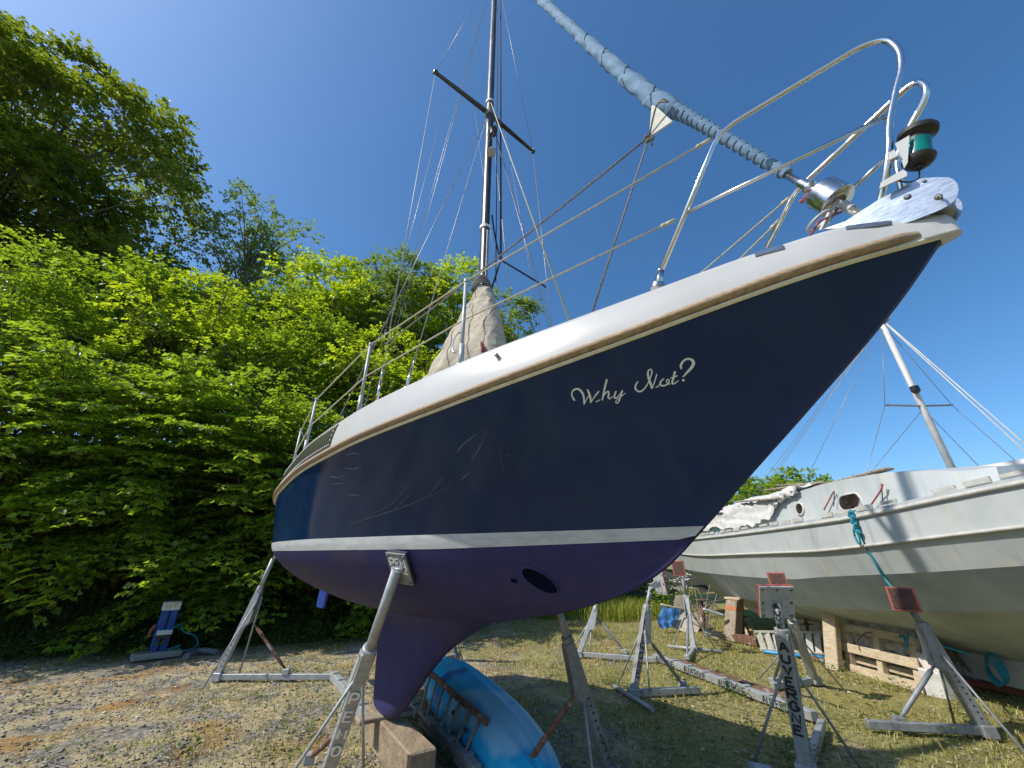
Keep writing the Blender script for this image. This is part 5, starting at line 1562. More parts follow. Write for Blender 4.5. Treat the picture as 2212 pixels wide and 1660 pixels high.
timber('timber_plank', 'brown plank under the hull left of the aluminium ladder', G(1590, 1372) + V(0, .3, 0), G(1640, 1380) + V(0, .3, 0), .2, .12, 'wood_warm', 'plank')
timber('steel_beam', 'red oxide steel beam lying on the grass at the right edge', G(2060, 1474), G(2250, 1512), .16, .08, 'red_oxide', 'steel beam')
timber('timber_plank', 'pale board lying on top of the red steel beam', G(2085, 1468) + V(0, .1, .08), G(2165, 1484) + V(0, .1, .08), .2, .025, 'wood_grey', 'plank')
# pallet leaning on the tarpaulin heap
PTL, PTR, PBL, PBR = (1814, 1349), (1972, 1378), (1826, 1446), (1993, 1494)
pbl, pbr = G(*PBL), G(*PBR)
pax = (pbr - pbl).normalized(); pbk = V(-pax.y, pax.x, 0)
if pbk.dot(CAM - pbl) > 0: pbk = -pbk
ptl = PL(PTL[0], PTL[1], pbl + pbk * .12, pbk); ptr = PL(PTR[0], PTR[1], pbr + pbk * .12, pbk)
pal = empty('pallet', (pbl + pbr) / 2, 'worn wooden pallet standing on edge against the covered heap', 'pallet')
pu_ = ((ptl + ptr) / 2 - (pbl + pbr) / 2).normalized(); pn_ = pax.cross(pu_); pn_ = pn_ if pn_.dot(CAM - pbl) > 0 else -pn_
def PP(x, y, d=0): return pbl.lerp(pbr, x) * (1 - y) + ptl.lerp(ptr, x) * y + pn_ * d
for y0, y1, w in ((.06, .05, .11), (.50, .49, .12), (.955, .95, .10)):
    mb = MB(); mb.beam(PP(-.01, y0), PP(1.01, y1), .022, w, pu_, .003); mb.build('deck_board', M['wood_warm'], pal)
for x in (.05, .50, .95):
    mb = MB(); mb.beam(PP(x, -.02, -.06), PP(x, 1.0, -.06), .09, .085, pax if False else pn_, .004); mb.build('stringer', M['wood_warm'], pal)
for y0 in (.08, .27, .50, .72, .93):
    mb = MB(); mb.beam(PP(0, y0, -.118), PP(1, y0, -.118), .02, .085, pu_, .003); mb.build('rear_board', M['wood_warm'], pal)
# covered heap behind it, teal rope and striped cushion
rows_h = []
hx = PP(.5, .5, -.45)
for i, f in enumerate((-.05, .1, .3, .5, .7, .85, .98)):
    b_ = PP(f, 0, -.18); k = math.sin(math.pi * min(1, max(0, (f + .06) / 1.06)))
    rows_h.append([V(b_.x, b_.y, .05), V(b_.x, b_.y, .45 + .30 * k) - pn_ * .05, V(b_.x, b_.y, .62 + .36 * k) - pn_ * .22, V(b_.x, b_.y, .55 + .36 * k) - pn_ * .55, V(b_.x, b_.y, .1) - pn_ * .8])
o = cloth(rows_h, 'covered_heap', 'tarp_grey', None, .05, 9, 4); tag(o, 'heap under grey plastic sheeting behind the pallet', 'covered heap')
hose('teal rope wound over the top right corner of the pallet', [PP(.86, .96, .03), PP(.90, 1.0, .02), PP(.93, .9, .035), PP(.93, .74, .035), PP(.945, .9, .04), PP(.97, 1.02, .0), PP(1.1, .98, -.1), PP(1.35, .9, -.3)], .013, 'rope_teal', 'rope', 'rope')
hose('thin dark cord knotted to the middle boards of the pallet', [PP(.50, .93, .02), PP(.42, .92, .025), PP(.30, .74, .03), PP(.28, .62, .03), PP(.29, .5, .03)], .005, 'rope_dark', 'cord', 'cord')
M['stripe_cloth'] = worn('dirty_striped_cloth', (.52, .44, .42), (.62, .56, .52), 18, .9, bmp=.4)
o = cloth([[PP(1.02, .80, -.1), PP(1.08, .86, -.15), PP(1.16, .84, -.2)], [PP(1.0, .66, -.02), PP(1.09, .68, -.04), PP(1.19, .66, -.15)], [PP(1.02, .45, -.04), PP(1.1, .42, -.02), PP(1.2, .4, -.1)]], 'cushion', 'stripe_cloth', None, .03, 3, 4); tag(o, 'dirty pinkish cushion stuffed between pallet and leaning stand', 'cushion')
cq = PP(1.38, .62, -.5)
mb = MB()
for k in range(7):
    r0 = .075 + .005 * k; mb.tube([cq + V(.012 * k, r0 * math.cos(t), .012 * k + 1.5 * r0 * math.sin(t)) for t in np.linspace(0, 6.28, 22)], .008, 6)
o = mb.build('rope_coil', M['rope_teal']); tag(o, 'coil of teal rope hanging right of the leaning stand', 'rope coil')
mb = MB(); mb.box(PP(1.12, .2, -.1), pax, pbk, (0, 0, 1), .14, .1, .16, .02); o = mb.build('plastic_crate', M['sheet_white']); tag(o, 'dirty white plastic tub on the ground right of the pallet', 'tub')

# ================================================================== ground
RS = np.random.RandomState(7)
def vnoise(x, y, sc, seed):
    """smooth value noise on arrays"""
    x = np.asarray(x) / sc; y = np.asarray(y) / sc
    xi, yi = np.floor(x).astype(int), np.floor(y).astype(int)
    fx, fy = x - xi, y - yi
    fx, fy = fx * fx * (3 - 2 * fx), fy * fy * (3 - 2 * fy)
    def h(a, b):
        n = (a * 374761393 + b * 668265263 + seed * 982451653) & 0x7fffffff
        n = (n ^ (n >> 13)) * 1274126177 & 0x7fffffff
        return (n ^ (n >> 16)) / 0x7fffffff * 1.0 % 1.0
    return (h(xi, yi) * (1 - fx) + h(xi + 1, yi) * fx) * (1 - fy) + (h(xi, yi + 1) * (1 - fx) + h(xi + 1, yi + 1) * fx) * fy
def gz(x, y):
    return (vnoise(x, y, .9, 1) - .5) * .035 + (vnoise(x, y, .28, 2) - .5) * .022 - .018
def fast_mesh(name, co, faces_n, idx, mats, parent=None, smooth=False, mat_idx=None):
    """co (n,3), faces all with faces_n corners, idx flat"""
    o0 = base_of(parent)
    co = np.asarray(co, np.float32) - np.array(o0, np.float32)
    me = bpy.data.meshes.new(name)
    nf = len(idx) // faces_n
    me.vertices.add(len(co)); me.vertices.foreach_set('co', co.ravel())
    me.loops.add(len(idx)); me.loops.foreach_set('vertex_index', np.asarray(idx, np.int32))
    me.polygons.add(nf)
    me.polygons.foreach_set('loop_start', np.arange(0, len(idx), faces_n, dtype=np.int32))
    me.polygons.foreach_set('loop_total', np.full(nf, faces_n, np.int32))
    if smooth: me.polygons.foreach_set('use_smooth', np.ones(nf, bool))
    for m in (mats if isinstance(mats, list) else [mats]): me.materials.append(m)
    if mat_idx is not None: me.polygons.foreach_set('material_index', np.asarray(mat_idx, np.int32))
    me.update(calc_edges=True); me.validate()
    o = bpy.data.objects.new(name, me); COL.objects.link(o); o.parent = parent
    return o

m, nt, b = mat('stony_ground')
v = coords(nt)
big = noise(nt, v, .42, 3, .55)
mid = noise(nt, v, 1.9, 6, .65)
fin = noise(nt, v, 16, 8, .72)
peb = nt.nodes.new('ShaderNodeTexVoronoi'); peb.inputs['Scale'].default_value = 26; nt.links.new(v, peb.inputs['Vector'])
stone = ramp(nt, peb.outputs['Color'], [(.2, (.12, .11, .10)), (.6, (.22, .20, .175)), (.9, (.38, .345, .29))])
straw = ramp(nt, fin, [(.28, (.19, .145, .085)), (.5, (.41, .335, .195)), (.75, (.58, .50, .32))])
fm = ramp(nt, mid, [(.42, (0, 0, 0)), (.55, (1, 1, 1))])
col = mixc(nt, fm.outputs[0], stone.outputs[0], straw.outputs[0])
moss = ramp(nt, fin, [(.3, (.22, .10, .028)), (.7, (.42, .24, .065))])
mm = ramp(nt, noise(nt, coords(nt, (1, 1, 1), rot=(0, 0, .7)), .95, 6, .62), [(.52, (0, 0, 0)), (.64, (.85, .85, .85))])
col = mixc(nt, mm.outputs[0], col, moss.outputs[0])
green = ramp(nt, fin, [(.3, (.14, .13, .035)), (.7, (.34, .31, .11))])
sx = nt.nodes.new('ShaderNodeSeparateXYZ'); nt.links.new(v, sx.inputs[0])
mr = nt.nodes.new('ShaderNodeMapRange'); mr.inputs['From Min'].default_value = -5.5; mr.inputs['From Max'].default_value = 3.0; mr.inputs['To Min'].default_value = -.26; mr.inputs['To Max'].default_value = .22
nt.links.new(sx.outputs[0], mr.inputs[0])
ad = nt.nodes.new('ShaderNodeMath'); ad.operation = 'ADD'; nt.links.new(noise(nt, v, .8, 6, .65), ad.inputs[0]); nt.links.new(mr.outputs[0], ad.inputs[1])
gm = ramp(nt, ad.outputs[0], [(.50, (0, 0, 0)), (.64, (.9, .9, .9))])
col = mixc(nt, gm.outputs[0], col, green.outputs[0])
drk = ramp(nt, noise(nt, coords(nt, (1, 1, 1), rot=(0, 0, 2.1)), 3.1, 8, .7), [(.31, (.7, .7, .7)), (.45, (0, 0, 0))])
col = mixc(nt, drk.outputs[0], col, (.085, .072, .05))
nt.links.new(col, b.inputs['Base Color']); b.inputs['Roughness'].default_value = .95; b.inputs['Specular IOR Level'].default_value = .15
bump(nt, b, fin, .9, .03)
M['ground'] = m
ax_ = np.concatenate([-np.geomspace(400, 12.5, 14), np.linspace(-12, 12, 241), np.geomspace(12.5, 400, 14)])
ay_ = np.concatenate([-np.geomspace(400, 2.5, 12), np.linspace(-1, 18, 191), np.geomspace(18.5, 400, 14)])
gx, gy = np.meshgrid(ax_, ay_)
fade = np.clip((13 - np.abs(gx)) / 2, 0, 1) * np.clip((19 - gy) / 2, 0, 1)
co = np.stack([gx, gy, gz(gx, gy) * fade - .02 * (1 - fade)], -1).reshape(-1, 3)
nx = len(ax_); ii, jj = np.meshgrid(np.arange(nx - 1), np.arange(len(ay_) - 1))
a0 = (jj * nx + ii).ravel()
g = fast_mesh('ground', co, 4, np.stack([a0, a0 + 1, a0 + nx + 1, a0 + nx], -1).ravel(), M['ground'], smooth=True); g['kind'] = 'structure'

# ------------------------------------------------------------------ wooded bank
FOOT = [(-34, 3), (-20, 5.6), (-12, 7.3), (-8.4, 8.3), (-6.3, 9.2), (-3.8, 10.1), (-1.6, 12.9), (1.4, 15.6), (4.5, 18), (9, 23), (18, 30), (40, 38)]
fp_ = smooth_path([V(x, y, 0) for x, y in FOOT], 6)
PROF = [(0, -.1), (.5, .25), (1.2, .8), (2.2, 1.7), (3.5, 2.8), (5, 4.0), (7, 5.3), (10, 6.3), (16, 7), (40, 7.2)]
rows = []
for i, p in enumerate(fp_):
    t = (fp_[min(i + 1, len(fp_) - 1)] - fp_[max(i - 1, 0)]).normalized(); nrm_ = V(-t.y, t.x, 0)
    k = 1.0 if p.x < 0 else max(.08, 1 - p.x / 6.0)
    rows.append([p + nrm_ * d + V(0, 0, z * k + (.22 * math.sin(p.x * 1.7 + d * 2) * min(1, d) if d < 12 else 0)) for d, z in PROF])
m, nt, b = mat('leaf_litter_soil')
v = coords(nt)
r = ramp(nt, noise(nt, v, 6, 8, .7), [(.3, (.018, .016, .008)), (.6, (.040, .036, .016)), (.8, (.05, .06, .018))])
nt.links.new(r.outputs[0], b.inputs['Base Color']); b.inputs['Roughness'].default_value = 1; bump(nt, b, noise(nt, v, 8, 6, .7), .8, .08)
M['soil'] = m
mb = MB(); mb.grid(rows, flip=True); bank = mb.build('bank', M['soil']); bank['kind'] = 'structure'
BK = BVHTree.FromPolygons([Vector(q.co) for q in bank.data.vertices], [list(p.vertices) for p in bank.data.polygons])
def bz(x, y):
    h = BK.ray_cast(V(x, y, 60), V(0, 0, -1))
    return max(0.0, h[0].z) if h[0] else 0.0

# ------------------------------------------------------------------ leaves
def leaf_mat(name, c0, c1, c2, tr=(.16, .30, .02), trf=.42, rough=.42):
    m, nt, b = mat(name)
    geo = nt.nodes.new('ShaderNodeNewGeometry')
    r = ramp(nt, geo.outputs['Random Per Island'], [(0, c0), (.55, c1), (1, c2)])
    nt.links.new(r.outputs[0], b.inputs['Base Color'])
    b.inputs['Roughness'].default_value = rough; b.inputs['Specular IOR Level'].default_value = .45
    t = nt.nodes.new('ShaderNodeBsdfTranslucent')
    r2 = ramp(nt, geo.outputs['Random Per Island'], [(0, tuple(x * .75 for x in tr)), (1, tuple(min(1, x * 1.25) for x in tr))])
    nt.links.new(r2.outputs[0], t.inputs[0])
    mx = nt.nodes.new('ShaderNodeMixShader'); mx.inputs[0].default_value = trf
    nt.links.new(b.outputs[0], mx.inputs[1]); nt.links.new(t.outputs[0], mx.inputs[2])
    nt.links.new(mx.outputs[0], nt.nodes['Material Output'].inputs[0])
    return m
M['leaf'] = leaf_mat('hazel_leaves', (.085, .15, .014), (.125, .205, .02), (.20, .265, .032), tr=(.44, .62, .025), trf=.45)
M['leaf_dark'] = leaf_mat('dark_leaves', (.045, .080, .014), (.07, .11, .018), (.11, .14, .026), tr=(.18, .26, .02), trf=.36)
M['leaf_olive'] = leaf_mat('olive_leaves', (.065, .10, .014), (.105, .15, .020), (.18, .20, .032), tr=(.34, .42, .022), trf=.42)
M['leaf_light'] = leaf_mat('pale_ash_leaves', (.11, .16, .035), (.15, .20, .045), (.20, .25, .07), tr=(.32, .46, .06), trf=.42)
M['leaf_yellow'] = leaf_mat('fresh_yellow_leaves', (.12, .19, .015), (.17, .245, .022), (.27, .30, .035), tr=(.62, .78, .022), trf=.48)
M['leaf_under'] = leaf_mat('undergrowth_leaves', (.030, .062, .010), (.050, .095, .015), (.085, .13, .02), tr=(.14, .24, .02), trf=.33)
M['bark'] = worn('brown_bark', (.085, .055, .03), (.17, .12, .07), 12, .9, bmp=.5)
M['bark_grey'] = worn('grey_bark', (.10, .085, .065), (.19, .165, .13), 10, .9, bmp=.5)

def unit(a): return a / np.maximum(np.linalg.norm(a, axis=-1, keepdims=True), 1e-9)
def leaves(P, D, U, L, w=.78, fold=.16):
    """P base, D direction, U up normal, L length -> two folded triangles a leaf"""
    D = unit(D); S = unit(np.cross(D, U)); Nn = np.cross(S, D)
    L = L[:, None]
    tip = P + D * L - Nn * L * .10
    l = P + D * L * .42 + S * L * w * .5 + Nn * L * fold
    r = P + D * L * .42 - S * L * w * .5 + Nn * L * fold
    co = np.stack([P, l, tip, r], 1).reshape(-1, 3)
    n = len(P); k = np.arange(n)[:, None] * 4
    idx = (k + np.array([[0, 2, 1, 0, 3, 2]])).ravel()
    return co, idx

def grow(name, label, cat, base, height, spread, seed, stems=4, nb=46, twig=.5, leaf=.09, lmat='leaf', bark='bark', toward=None, bias=.5,
         flat=.25, lean=.25, low=.18, group=None, per=7, gap=.10, droop=.85, top_r=.5, parent_parts=True, round_=0.0):
    rs = np.random.RandomState(seed)
    base = Vector(base)
    t = empty(name, base, label, cat, group)
    b0 = np.array(base)
    wood = MB()
    Ps, Ds, Us, Ls = [], [], [], []
    tw = np.array(toward if toward is not None else (0, -1, 0), float); tw /= np.linalg.norm(tw)
    for s in range(stems):
        a = rs.rand() * 6.28 if stems > 1 else 0
        ln = np.array([math.cos(a), math.sin(a), 0]) * height * lean * (.3 + .7 * rs.rand()) * (1 if stems > 1 else .25)
        hh = height * (.78 + .22 * rs.rand())
        st = lambda q: b0 + ln * q**1.4 + np.array([.06 * math.sin(q * 7 + s), .06 * math.cos(q * 6 + s * 2), hh * q - .05])
        r0 = .012 + height * .0095 * (1.6 if stems == 1 else 1)
        pts = [st(q) for q in np.linspace(0, 1, 9)]
        wood.tube(pts, [r0 * (1 - .85 * q) for q in np.linspace(0, 1, 9)], 7, cap=False)
        for k in range(nb):
            q = low + (1 - low) * ((k + rs.rand()) / nb)
            p0 = st(q)
            an = rs.rand() * 6.28
            dh = np.array([math.cos(an), math.sin(an), 0])
            if rs.rand() < bias: dh = dh + tw * 1.3; dh[2] = 0; dh /= np.linalg.norm(dh)
            rad = spread * (1 - max(0, (q - .55) / .45)**2 * (1 - top_r))
            if round_: rad = spread * math.sqrt(max(.05, 1 - ((q - .62) / .52)**2))
            bl = rad * (.55 + .5 * rs.rand())
            el = .55 - .35 * (1 - q) + .5 * max(0, q - .75) * 3 + rs.uniform(-.2, .2)
            ns = max(4, int(bl / gap))
            ss = (np.arange(ns) + rs.rand()) / ns
            curve = lambda x: p0 + np.outer(x, dh) * bl + np.outer(bl * (el * x - droop * .55 * x * x), [0, 0, 1])
            bp = curve(np.linspace(0, 1, 5)); wood.tube(list(bp), [max(.004, r0 * .42 * (1 - q * .5) * (1 - x * .85)) for x in np.linspace(0, 1, 5)], 4, cap=False)
            ss = ss[ss > .22]
            if len(ss) == 0: continue
            bpnt = curve(ss)
            perp = np.array([-dh[1], dh[0], 0])
            sgn = np.where(np.arange(len(ss)) % 2 == 0, 1, -1)
            tl = twig * (.55 + .6 * rs.rand(len(ss))) * (1.05 - .55 * ss)
            td = dh[None] * .75 + perp[None] * sgn[:, None] * (.8 + .3 * rs.rand(len(ss)))[:, None]
            td[:, 2] += rs.uniform(-flat, flat, len(ss)) + .10
            td = unit(td)
            f = (np.arange(per) + .6) / per
            for j, ff in enumerate(f):
                pp = bpnt + td * (tl * ff)[:, None]; pp[:, 2] -= tl * ff * ff * .28
                sd = np.cross(td, [0, 0, 1.0]); sg2 = 1 if j % 2 else -1
                dd = td * .7 + sd * sg2 * .8 if j < per - 1 else td.copy()
                dd[:, 2] -= .30
                dd += rs.normal(0, .22, dd.shape)
                uu = np.array([[0, 0, 1.0]]) + rs.normal(0, .30 + flat * .5, dd.shape)
                Ps.append(pp); Ds.append(dd); Us.append(uu); Ls.append(leaf * (.45 + .85 * rs.rand(len(ss))) * (.8 + .4 * rs.rand()))
    co, idx = leaves(np.concatenate(Ps), np.concatenate(Ds), np.concatenate(Us), np.concatenate(Ls))
    fast_mesh('crown', co, 3, idx, M[lmat], t)
    wood.build('trunk', M[bark], t)
    return len(co) // 4

def lobed(name, label, cat, base, height, spread, seed, lobes=36, twigs=60, leaf=.12, lmat='leaf', bark='bark', lr=.9, low=.25, group=None, per=8, twig=.42, limbs=True, holes=0.0, tilt=0.0, wfac=.8, nstem=1, stray=.25):
    """tree whose crown is many leafy clumps round a branching trunk"""
    rs = np.random.RandomState(seed)
    base = Vector(base); t = empty(name, base, label, cat, group); b0 = np.array(base); wood = MB()
    r0 = .02 + height * .013
    top = b0 + np.array([rs.uniform(-.3, .3) + tilt, rs.uniform(-.3, .3), height * .86])
    trunk = lambda q: b0 + (top - b0) * q + np.array([.12 * math.sin(q * 5 + seed), .12 * math.cos(q * 4 + seed), -.05 * (1 - q)])
    for sidx in range(nstem):
        off = np.array([math.cos(sidx * 2.4 + seed), math.sin(sidx * 2.4 + seed), 0]) * (.0 if nstem == 1 else spread * .45)
        wood.tube([trunk(q) + off * q for q in np.linspace(0, 1, 9)], [r0 * (1 - .82 * q) * (1 if nstem == 1 else .6) for q in np.linspace(0, 1, 9)], 8, cap=False)
    zc, rz = height * (low + 1) / 2, height * (1 - low) / 2
    Ps, Ds, Us, Ls = [], [], [], []
    ga = 2.39996
    for k in range(lobes):
        f = (k + .5) / lobes
        cz = 1 - 2 * f; rxy = math.sqrt(max(0, 1 - cz * cz)); a = k * ga + rs.uniform(-.4, .4)
        d = np.array([rxy * math.cos(a), rxy * math.sin(a), cz])
        rad = (.62 + .36 * rs.rand()) if rs.rand() > .25 else .25 + .3 * rs.rand()
        if rs.rand() < stray: rad *= 1.12
        c = b0 + np.array([tilt * .7, 0, zc]) + d * np.array([spread - lr * .5, spread - lr * .5, rz - lr * .4]) * rad
        l = lr * (.65 + .6 * rs.rand())
        if limbs:
            q = min(.92, max(.18, ((c[2] - b0[2]) / height - .10) * (1.0 if low > .4 else .85))); p0 = trunk(q)
            mid_ = (p0 + c) / 2 + np.array([0, 0, .12 * spread * rs.uniform(-.3, 1)])
            rr = r0 * .36 * (1 - q * .55)
            wood.tube(smooth_path([p0, mid_, c], 3), [rr * (1 - .8 * x) for x in np.linspace(0, 1, 7)], 5, cap=False)
        n = int(twigs * (.6 + .8 * rs.rand()) * (1 - holes * rs.rand()))
        v_ = unit(rs.normal(0, 1, (n, 3)) + np.array([0, 0, .35]) + d * .45)
        root = c + v_ * (l * (.35 + .45 * rs.rand(n)))[:, None] * np.array([1.15, 1.15, .75])
        td = unit(v_ + rs.normal(0, .35, (n, 3)) + np.array([0, 0, .05])); tl = twig * (.5 + .8 * rs.rand(n))
        for j in range(n if limbs and leaf > .0 else 0):
            if j % 6 == 0: wood.tube([c, root[j], root[j] + td[j] * tl[j] * .9], [.010, .007, .003], 3, cap=False)
        for j in range(per):
            ff = (j + .4) / per
            pp = root + td * (tl * ff)[:, None]; pp[:, 2] -= tl * ff * ff * .30
            sd = unit(np.cross(td, [0, 0, 1.0])); sg = 1 if j % 2 else -1
            dd = (td * .75 + sd * sg * .85) if j < per - 1 else td.copy()
            dd[:, 2] -= .35; dd += rs.normal(0, .28, dd.shape)
            Ps.append(pp); Ds.append(dd); Us.append(np.array([[0, 0, 1.0]]) + td * .25 + rs.normal(0, .38, dd.shape)); Ls.append(leaf * (.45 + .85 * rs.rand(n)) * (.85 + .3 * rs.rand()))
    co, idx = leaves(np.concatenate(Ps), np.concatenate(Ds), np.concatenate(Us), np.concatenate(Ls), wfac)
    fast_mesh('crown', co, 3, idx, M[lmat], t)
    wood.build('trunk', M[bark], t)
    return len(co) // 4

TW = V(.15, -1, 0)
nl = 0
GRP = 'trees and bushes on the wooded bank'
def bush(label, x, y, h, r, seed, name='leafy_bush', cat='bush', **kw):
    global nl
    if 'lobes' in kw: nl += lobed(name, label, cat, (x, y, bz(x, y) - .05), h, r, seed, group=GRP, **kw)
    else: nl += grow(name, label, cat, (x, y, bz(x, y) - .05), h, r, seed, group=GRP, toward=TW, **kw)
# front row, arching out over the edge of the yard
bush('leafy bush at the left edge of the yard, arching over the tall weeds', -10.9, 8.7, 5.6, 2.7, 11, stems=5, nb=36, low=.12, leaf=.13, twig=.55)
bush('leafy bush with layered sprays left of the blue service post', -8.8, 9.6, 5.6, 2.7, 12, stems=5, nb=38, low=.08, leaf=.13, twig=.55)
bush('leafy bush arching over the blue service post', -6.8, 10.1, 5.2, 2.6, 13, stems=5, nb=36, low=.05, lean=.34, leaf=.125, twig=.52)
bush('leafy bush with a bare brown stem between service post and yacht stern', -5.0, 10.7, 4.9, 2.4, 14, stems=4, nb=36, low=.05, lean=.34, leaf=.125, twig=.5)
bush('leafy bush tucked in close behind the yacht stern', -3.2, 11.7, 5.2, 2.3, 15, stems=5, nb=34, low=.05, lean=.34, leaf=.125, twig=.48)
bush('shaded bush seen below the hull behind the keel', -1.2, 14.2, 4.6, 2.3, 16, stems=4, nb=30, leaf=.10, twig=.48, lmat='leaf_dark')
# middle row
MID = dict(lobes=38, twigs=62, leaf=.125, lr=.95, low=.05, twig=.5, nstem=4)
bush('bright green bush high at the left edge, below the tall dark tree', -13.4, 9.8, 8.4, 3.2, 21, **MID)
bush('bright green bush with big sunlit sprays above the layered bush', -10.6, 11.3, 8.6, 3.0, 22, lmat='leaf_yellow', **MID)
bush('bright green bush standing on the bank above the service post', -7.9, 12.6, 8.0, 2.9, 23, **MID)
bush('sunlit bush on the bank left of the cap shroud', -5.6, 13.8, 7.6, 2.8, 24, lmat='leaf_yellow', **MID)
bush('sunlit bush on the bank behind the stanchions', -3.5, 15.2, 7.4, 2.7, 25, **MID)
bush('yellow green bush on the bank behind the sail cover', -1.2, 16.7, 7.6, 2.6, 26, lmat='leaf_yellow', **MID)
bush('bright green bush at the left edge, its crown cut by the picture edge', -15.6, 8.0, 8.6, 3.0, 27, **MID)
# back row along the sky line
BACK = dict(lobes=56, twigs=66, leaf=.155, lr=1.05, low=.12, twig=.55)
bush('leafy tree on the skyline under the tall dark tree', -14.2, 12.2, 8.4, 3.2, 31, name='leafy_tree', cat='tree', **BACK)
bush('low leafy tree on the skyline in front of the slender pale tree', -11.4, 14.6, 7.8, 2.9, 32, name='leafy_tree', cat='tree', **BACK)
bush('rounded leafy tree on the skyline right of the slender pale tree', -9.0, 15.6, 9.8, 3.0, 33, name='leafy_tree', cat='tree', lmat='leaf_yellow', **BACK)
bush('pale green tree on the skyline left of the backstay', -6.2, 16.8, 13.2, 3.5, 34, name='leafy_tree', cat='tree', lmat='leaf_light', **BACK)
bush('yellow green tree on the skyline left of the mast', -3.4, 18.0, 13.8, 3.5, 35, name='leafy_tree', cat='tree', lmat='leaf_yellow', **BACK)
bush('pale tree whose crown ends beside the sail cover, right end of the skyline', -.5, 18.6, 13.4, 3.0, 36, name='leafy_tree', cat='tree', lmat='leaf_light', **BACK)
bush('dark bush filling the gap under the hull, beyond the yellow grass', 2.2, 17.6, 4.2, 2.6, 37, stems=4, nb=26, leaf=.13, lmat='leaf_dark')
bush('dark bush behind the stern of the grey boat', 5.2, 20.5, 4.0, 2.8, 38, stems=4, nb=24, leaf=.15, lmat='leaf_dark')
# tall trees
BIG = dict(name='tall_tree', cat='tree', bark='bark_grey', leaf=.23, lr=1.65, low=.14, twig=.85)
bush('tall dark tree towering over the bushes at the left', -25.0, 13.6, 22.0, 7.4, 41, lobes=96, twigs=110, lmat='leaf_olive', **BIG)
bush('slender pale tree standing alone against the sky', -15.8, 18.0, 17.2, 3.3, 43, name='slender_tree', cat='tree', lobes=48, twigs=34, lmat='leaf_light', bark='bark_grey', leaf=.17, lr=.8, low=.45, twig=.5, per=6, holes=.4)
# beyond the grey boat
for i, (x, y, h, r, lb) in enumerate(((13.2, 27.5, 8.0, 3.8, 'green tree beyond the grey boat, nearest the yacht stem'), (17.0, 25.8, 7.4, 3.4, 'green tree beyond the grey boat above the white sheet'), (20.4, 24.2, 6.2, 3.0, 'low green tree beyond the grey boat, right end of its clump'))):
    nl += lobed('leafy_tree', lb, 'tree', (x, y, 0), h, r, 51 + i, lobes=30, twigs=42, leaf=.24, lr=1.1, low=.1, twig=.6, group='trees beyond the grey boat')

# ------------------------------------------------------------------ undergrowth, grass, stones
def foot_d(x, y):
    """signed distance behind the foot of the bank"""
    best = 1e9; sgn = 0
    for i in range(len(fp_) - 1):
        a, c = fp_[i], fp_[i + 1]; ab = c - a
        t = max(0, min(1, ((x - a.x) * ab.x + (y - a.y) * ab.y) / (ab.x**2 + ab.y**2)))
        dx, dy = x - a.x - ab.x * t, y - a.y - ab.y * t; d = math.hypot(dx, dy)
        if d < best: best = d; sgn = 1 if (ab.x * dy - ab.y * dx) > 0 else -1
    return best * sgn
rs = np.random.RandomState(99)
Ps = []
for i in range(len(fp_) - 1):
    a, c = fp_[i], fp_[i + 1]
    if c.x < -16 or a.x > 6: continue
    n = int((c - a).length * 620)
    t = rs.rand(n); d = rs.rand(n)**1.25 * 5.2 - .25
    tn = (c - a).normalized(); nn = V(-tn.y, tn.x, 0)
    for tt, dd in zip(t, d):
        p = a.lerp(c, tt) + nn * dd; p.z = bz(p.x, p.y); Ps.append((p.x, p.y, p.z + rs.rand()**2 * (.5 if dd > .3 else .25)))
P = np.array(Ps); n = len(P)
an = rs.rand(n) * 6.28
D = np.stack([np.cos(an), np.sin(an) - .6, rs.uniform(-.3, .5, n)], -1); U = np.stack([rs.normal(0, .4, n), rs.normal(-.4, .4, n), np.ones(n)], -1)
co, idx = leaves(P, D, U, .06 + .07 * rs.rand(n), .75)
o = fast_mesh('undergrowth', co, 3, idx, M['leaf_under']); tag(o, 'dark ivy and nettles covering the foot of the bank', 'undergrowth', None, 'stuff')

def blades(P, h, w, lean, rs):
    n = len(P); an = rs.rand(n) * 6.28
    d = np.stack([np.cos(an), np.sin(an), np.zeros(n)], -1); s = np.stack([-np.sin(an), np.cos(an), np.zeros(n)], -1)
    h = h[:, None]; w = w[:, None]; ln = lean[:, None]
    mid_ = P + d * h * ln * .35 + np.array([0, 0, 1]) * h * .6
    tip = P + d * h * ln + np.array([0, 0, 1]) * h * (1 - .35 * ln)
    co = np.stack([P - s * w, P + s * w, mid_ + s * w * .8, mid_ - s * w * .8, tip], 1).reshape(-1, 3)
    k = np.arange(n)[:, None] * 5
    tri = (k + np.array([[0, 1, 2, 0, 2, 3, 3, 2, 4]])).ravel()
    return co, tri
M['grass'] = leaf_mat('short_grass', (.18, .185, .035), (.33, .30, .085), (.55, .46, .22), tr=(.40, .40, .08), trf=.3, rough=.6)
M['straw'] = leaf_mat('dry_straw', (.29, .23, .12), (.44, .37, .21), (.60, .52, .34), tr=(.3, .24, .1), trf=.2, rough=.8)
M['grass_yellow'] = leaf_mat('tall_yellow_grass', (.16, .20, .02), (.24, .28, .03), (.34, .34, .05), tr=(.36, .40, .03), trf=.35, rough=.6)
def scatter(n, x0, x1, y0, y1, dens, rs):
    x = rs.uniform(x0, x1, n); y = rs.uniform(y0, y1, n)
    keep = rs.rand(n) < dens(x, y)
    x, y = x[keep], y[keep]
    return np.stack([x, y, gz(x, y)], -1)
def infront(P, lim=-.2):
    """left of the foot line: linear test against the polyline"""
    fx = np.array([p.x for p in fp_]); fy = np.array([p.y for p in fp_])
    return P[:, 1] < np.interp(P[:, 0], fx, fy) + lim
